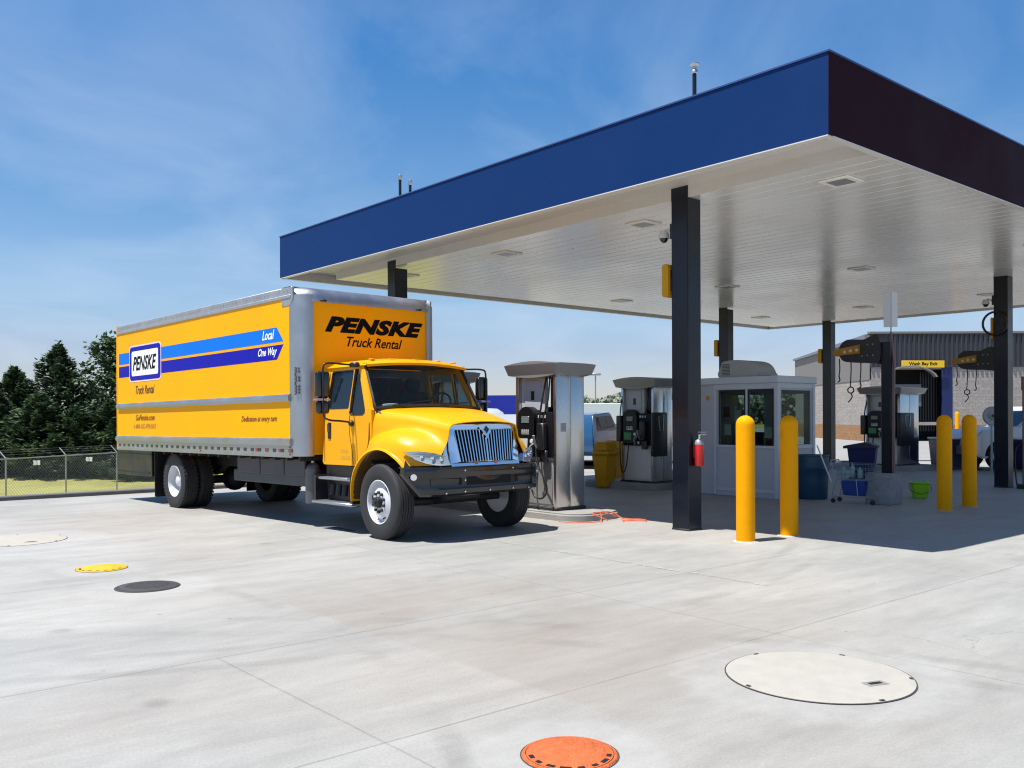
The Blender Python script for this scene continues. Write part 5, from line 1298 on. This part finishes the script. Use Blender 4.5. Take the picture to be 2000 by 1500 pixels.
# --- bonnet with fenders: lofted half sections, mirrored
ARC_R = .685; ARC_C = (-.02, .52)
def arch_z(x):
    dx = x-ARC_C[0]
    return ARC_C[1]+math.sqrt(max(0, ARC_R**2-dx*dx)) if abs(dx) < ARC_R else -9
SEC = {  # x: [(y, z) ...] centre to the fender foot
    -.44: [(0, 1.80), (.45, 1.79), (.84, 1.765), (.965, 1.70), (1.01, 1.55), (1.02, 1.36), (1.035, 1.28), (1.07, 1.18), (1.10, 1.08)],
    -.20: [(0, 1.785), (.42, 1.775), (.79, 1.745), (.91, 1.67), (.955, 1.54), (.975, 1.43), (1.05, 1.39), (1.13, 1.30), (1.165, 1.20)],
    .05: [(0, 1.765), (.38, 1.755), (.72, 1.715), (.83, 1.64), (.87, 1.54), (.91, 1.475), (1.03, 1.445), (1.14, 1.34), (1.19, 1.22)],
    .30: [(0, 1.725), (.34, 1.715), (.65, 1.67), (.745, 1.60), (.78, 1.52), (.84, 1.465), (.99, 1.42), (1.12, 1.31), (1.18, 1.18)],
    .50: [(0, 1.675), (.31, 1.665), (.60, 1.62), (.685, 1.55), (.715, 1.48), (.77, 1.42), (.92, 1.355), (1.06, 1.23), (1.13, 1.10)],
    .66: [(0, 1.625), (.29, 1.615), (.565, 1.575), (.64, 1.51), (.665, 1.43), (.71, 1.35), (.82, 1.26), (.93, 1.15), (.99, 1.04)],
    .78: [(0, 1.575), (.28, 1.568), (.535, 1.54), (.60, 1.49), (.62, 1.40), (.645, 1.30), (.69, 1.2), (.74, 1.10), (.78, 1.0)],
}
kx = sorted(SEC)
def lerp_sec(x):
    if x <= kx[0]: return SEC[kx[0]]
    for a_, b_ in zip(kx, kx[1:]):
        if x <= b_:
            t_ = (x-a_)/(b_-a_); return [(p0[0]*(1-t_)+p1[0]*t_, p0[1]*(1-t_)+p1[1]*t_) for p0, p1 in zip(SEC[a_], SEC[b_])]
    return SEC[kx[-1]]
rows = []
NX = 34
for i in range(NX+1):
    x = -.44+(.78+.44)*i/NX
    # smooth interpolation of sections
    s0_, s1_, s2_ = lerp_sec(x-.06), lerp_sec(x), lerp_sec(x+.06)
    sec = [((a_[0]+2*b_[0]+c_[0])/4, (a_[1]+2*b_[1]+c_[1])/4) for a_, b_, c_ in zip(s0_, s1_, s2_)]
    zb_x = max(arch_z(x), 1.0 if x > .3 else -9)
    yb, zlast = sec[-1]
    half = [Vector((x, y, z)) for y, z in sec]
    half[-1].z = zb_x if zb_x > 0 else zlast
    if half[-2].z < half[-1].z+.05: half[-2].z = half[-1].z+.05
    cv = smooth_curve(half, 5)
    rows.append([(p_.x+.05*(1-(p_.y/1.2)**2)*max(0, (x-.4)/.38), -p_.y, p_.z) for p_ in reversed(cv)]+[(p_.x+.05*(1-(p_.y/1.2)**2)*max(0, (x-.4)/.38), p_.y, p_.z) for p_ in cv[1:]])
hood = P(MB().grid(rows, .012), 'bonnet', YEL, None, 60)
# flare lip round each wheel arch
for sy in (-1, 1):
    q = MB(); rws = []
    for k in range(33):
        an = R(184-(184-38)*k/32); cx_, cz_ = ARC_C[0]+ARC_R*math.cos(an), ARC_C[1]+ARC_R*math.sin(an)
        bulge = 1.195 if an < R(150) else 1.195-.03*(an-R(150))/R(34)
        fr_ = max(0, (cx_-.3)/.3); bulge -= .07*fr_
        tw = .045+.02*max(0, (an-R(120))/R(60))
        rws.append([(cx_+tw*math.cos(an), sy*(bulge-.10), cz_+tw*math.sin(an)+.0), (cx_+.03*math.cos(an), sy*(bulge-.012), cz_+.03*math.sin(an)), (cx_, sy*bulge, cz_), (cx_-.004*math.cos(an), sy*(bulge-.03), cz_), (cx_+.01*math.cos(an), sy*(bulge-.30), cz_+.01*math.sin(an))])
    q.grid(rws, .006); P(q, 'fender_lip', YEL, hood, 60)
    # inner liner
    q = MB(); q.grid([[(ARC_C[0]+(ARC_R+.005)*math.cos(R(a_)), sy*y, ARC_C[1]+(ARC_R+.005)*math.sin(R(a_))) for y in (1.14, .62)] for a_ in range(20, 187, 6)], .008); P(q, 'wheel_arch_liner', mat('liner_brown', (.10, .05, .012), .8, var=.3), hood, 60)
for sy in (-1, 1):
    q = MB(); q.tube([(-.452, sy*(yy+.012), zz) for yy, zz in ((.94, 1.745), (.972, 1.70), (1.01, 1.55), (1.018, 1.36), (1.03, 1.27), (1.05, 1.2))], .008, 5); P(q, 'bonnet_gap', mat('shut_line', (.16, .07, .002), .6), hood)
# cowl / firewall filler
q = MB(); q.prism([[(-.98, 1.0), (.98, 1.0), (1.0, 1.72), (.84, 1.75), (-.84, 1.75), (-1.0, 1.72)]], lambda u, v, d: (-.50+d, u, v), 0, .05)
P(q, 'firewall', FRM)
q = MB(); q.grid([[(-.43+.02*0, -.9+1.8*i/12, 1.782+.012*(1-((i-6)/6)**2)) for i in range(13)], [(-.30+.12*(1-((i-6)/6)**2)-.1, -.9+1.8*i/12, 1.775+.03*(1-((i-6)/6)**2)) for i in range(13)]], .01); P(q, 'cowl', BLK)
# front bulkhead behind the grille
q = MB(); q.box((.35, -.60, .98), (.74, .60, 1.50)); P(q, 'radiator', HOLE)
# grille: surround frame leaning forward at the foot
def gpt(u, v, d):      # u across, v height
    bowx = .05*(1-(u/.62)**2)-max(0, abs(u)-.54)*(.25+.30*(v-1.0))+.012
    return (.845-.17*(v-1.0)+bowx+d, u, v)
outer = [(-.61, .985), (.61, .985), (.625, 1.20), (.605, 1.42), (.59, 1.53), (.30, 1.545), (-.30, 1.545), (-.59, 1.53), (-.605, 1.42), (-.625, 1.20)]
inner = [(-.47, 1.045), (.47, 1.045), (.50, 1.20), (.535, 1.40), (.53, 1.465), (-.53, 1.465), (-.535, 1.40), (-.50, 1.20)]
def dens(lp, n=6): 
    o_ = []
    for a_, b_ in zip(lp, lp[1:]+lp[:1]):
        for k in range(n): t_ = k/n; o_.append((a_[0]*(1-t_)+b_[0]*t_, a_[1]*(1-t_)+b_[1]*t_))
    return o_
gf = P(MB().prism([dens(outer), dens(inner)], lambda u, v, d: gpt(u, v, d), -.05, .012), 'grille_surround', CHR)
q = MB()
for i in range(-10, 11):
    if i == 0: w2 = .014
    else: w2 = .0085
    u = i*.047; ut = u*1.1
    a_, b_ = gpt(u, 1.045, 0), gpt(ut, 1.465, 0)
    q.prism([[(-w2, 0), (w2, 0), (w2, 1), (-w2, 1)]], lambda uu, vv, d: (a_[0]*(1-vv)+b_[0]*vv+d, a_[1]*(1-vv)+b_[1]*vv+uu, a_[2]*(1-vv)+b_[2]*vv), -.05, -.002)
P(q, 'grille_bar', CHR, gf)
q = MB(); q.prism([[(0, 1.345), (.095, 1.47), (.06, 1.48), (0, 1.41), (-.06, 1.48), (-.095, 1.47)]], lambda u, v, d: gpt(u, v, d), .008, .028); em = P(q, 'emblem', CHR, gf)
q = MB(); q.prism([[(0, 1.43), (.04, 1.475), (0, 1.52), (-.04, 1.475)]], lambda u, v, d: gpt(u, v, d), .02, .036); P(q, 'emblem_diamond', FRM, em)
# side chrome ears running to the headlights
for sy in (-1, 1):
    q = MB(); q.prism([dens([(.60, 1.36), (.625, 1.34), (.66, 1.2), (.72, 1.0), (.60, 1.0)])], lambda u, v, d: (.80-.17*(v-1.0)-.35*(u-.6)+d, sy*u, v), -.03, .012); P(q, 'grille_wing', CHR, gf)
    hl = [(.66, 1.015), (.70, 1.12), (.84, 1.165), (1.00, 1.19), (1.135, 1.185), (1.06, 1.09), (.95, 1.035), (.80, 1.005)]
    def hpt(u, v, d, sy=sy): return (.862-.35*(u-.66)**1.0-.55*max(0, u-.85)**1.25+d-.25*(v-1.1), sy*u, v)
    hb = P(MB().prism([dens(hl, 3)], hpt, -.10, .0), 'headlight', mat('headlight_reflector', (.62, .66, .72), .15, .9))
    P(MB().prism([[(sum(x for x, z in hl)/8+(u-sum(x for x, z in hl)/8)*1.03, 1.1+(v-1.1)*1.06) for u, v in dens(hl, 3)]], hpt, .004, .010), 'lens', LENS, hb)
    q = MB()
    for u in (.76, .87, .98): q.sphere(hpt(u, 1.09+(u-.76)*.18, .0), .035, (.4, 1, 1), 12)
    P(q, 'lamp', CHR, hb)
    P(MB().box((.79, sy*.175-.03+ .0, 1.0), (.86, sy*.175+.03, 1.03), .008), 'amber_lamp', AMB)
# bumper: swept profile
rws = []; NB = 44
def bump_pt(s_):   # plan curve
    y = s_*1.2
    x = .92-.04*(s_*s_)-.42*max(0, abs(s_)-.72)**1.25/.28**1.25*.62
    return x, y
for i in range(NB+1):
    s_ = -1+2*i/NB; x, y = bump_pt(s_); e_ = max(0, abs(s_)-.8)/.2
    zt2 = .985-.0*e_; zb2 = .60+.30*max(0, (abs(s_)-.86)/.14)**1.4
    rws.append([(x-.16, y*.985, zt2), (x-.02, y, zt2), (x, y, zt2-.025), (x+.004, y, .90), (x-.008, y, max(.87, 0)), (x-.012, y, max(.72, zb2+.06)), (x, y, max(.69, zb2+.045)), (x-.01, y, zb2+.03), (x-.05, y, zb2), (x-.16, y*.985, zb2)])
bp_ = P(MB().grid(rws, .01), 'bumper', BLKG, None, 30)
for sy in (-1, 1):
    x, y = bump_pt(sy); q = MB(); q.prism([rrect(-.0, .89, .10, .975, .02)], lambda u, v, d: (x-u, sy*(1.2-.02*u+d), v), -.012, .0); P(q, 'bumper_end', BLKG, bp_)
    x, y = bump_pt(sy*.93); q = MB(); q.cyl((x-.01, y-.005*sy, .86), (x+.012, y+.012*sy, .86), .042, n=16); P(q, 'side_lamp', CHR, bp_)
def bq(s0_, s1_, z0, z1, d0, d1, name, m_):
    lp = dens([(s0_, z0), (s1_, z0), (s1_, z1), (s0_, z1)], 6)
    P(MB().prism([lp], lambda u, v, d: (bump_pt(u)[0]+d, u*1.2, v), d0, d1), name, m_, bp_)
bq(-.33, .33, .735, .845, -.03, -.006, 'centre_opening', HOLE)
bq(-.80, -.40, .745, .835, -.03, -.004, 'side_opening', HOLE); bq(.40, .80, .745, .835, -.03, -.004, 'side_opening', HOLE)
q = MB()
for s_, z in ((-.36, .93), (.36, .93), (-.36, .80), (-.36, .65), (.36, .65), (.0, .65), (-.62, .64), (.62, .64)):
    x, y = bump_pt(s_); q.lathe([(.014, 0), (.012, .008), (0, .01)], p=(x+.0, y, z), axis=(1, 0, 0), n=10)
P(q, 'bumper_bolt', CHR, bp_)
# mirrors
for sy in (-1, 1):
    mr = bpy.data.objects.new('mirror', None); col.objects.link(mr); mr.parent = tk
    ymo = 1.50
    arm = smooth_curve([(-.90, sy*.95, 2.40), (-.92, sy*1.15, 2.41), (-.87, sy*(ymo-.08), 2.41), (-.87, sy*ymo, 2.34), (-.87, sy*ymo, 2.0), (-.87, sy*ymo, 1.70), (-.87, sy*(ymo-.08), 1.62), (-.90, sy*1.2, 1.60), (-.88, sy*1.03, 1.58)], 7)
    MB().tube(arm, .014, 8).build('arm', BLK, mr)
    MB().box((-1.00, sy*(ymo-.025)-.11, 1.92), (-.89, sy*(ymo-.025)+.11, 2.30), .045, seg=3).build('main_mirror', BLKG, mr)
    MB().box((-.99, sy*(ymo-.025)-.105, 1.70), (-.89, sy*(ymo-.025)+.105, 1.885), .045, seg=3).build('convex_mirror', BLKG, mr)
    q = MB(); q.box((-.96, sy*ymo-.105, 1.888), (-.86, sy*ymo+.105, 1.914)); q.build('bracket', ALU, mr)
    q = MB(); q.box((-.96, sy*.98-.05, 2.37), (-.80, sy*.98+.05, 2.44), .02); q.sphere((-.88, sy*1.04, 1.565), .045); q.build('mount', BLK, mr)
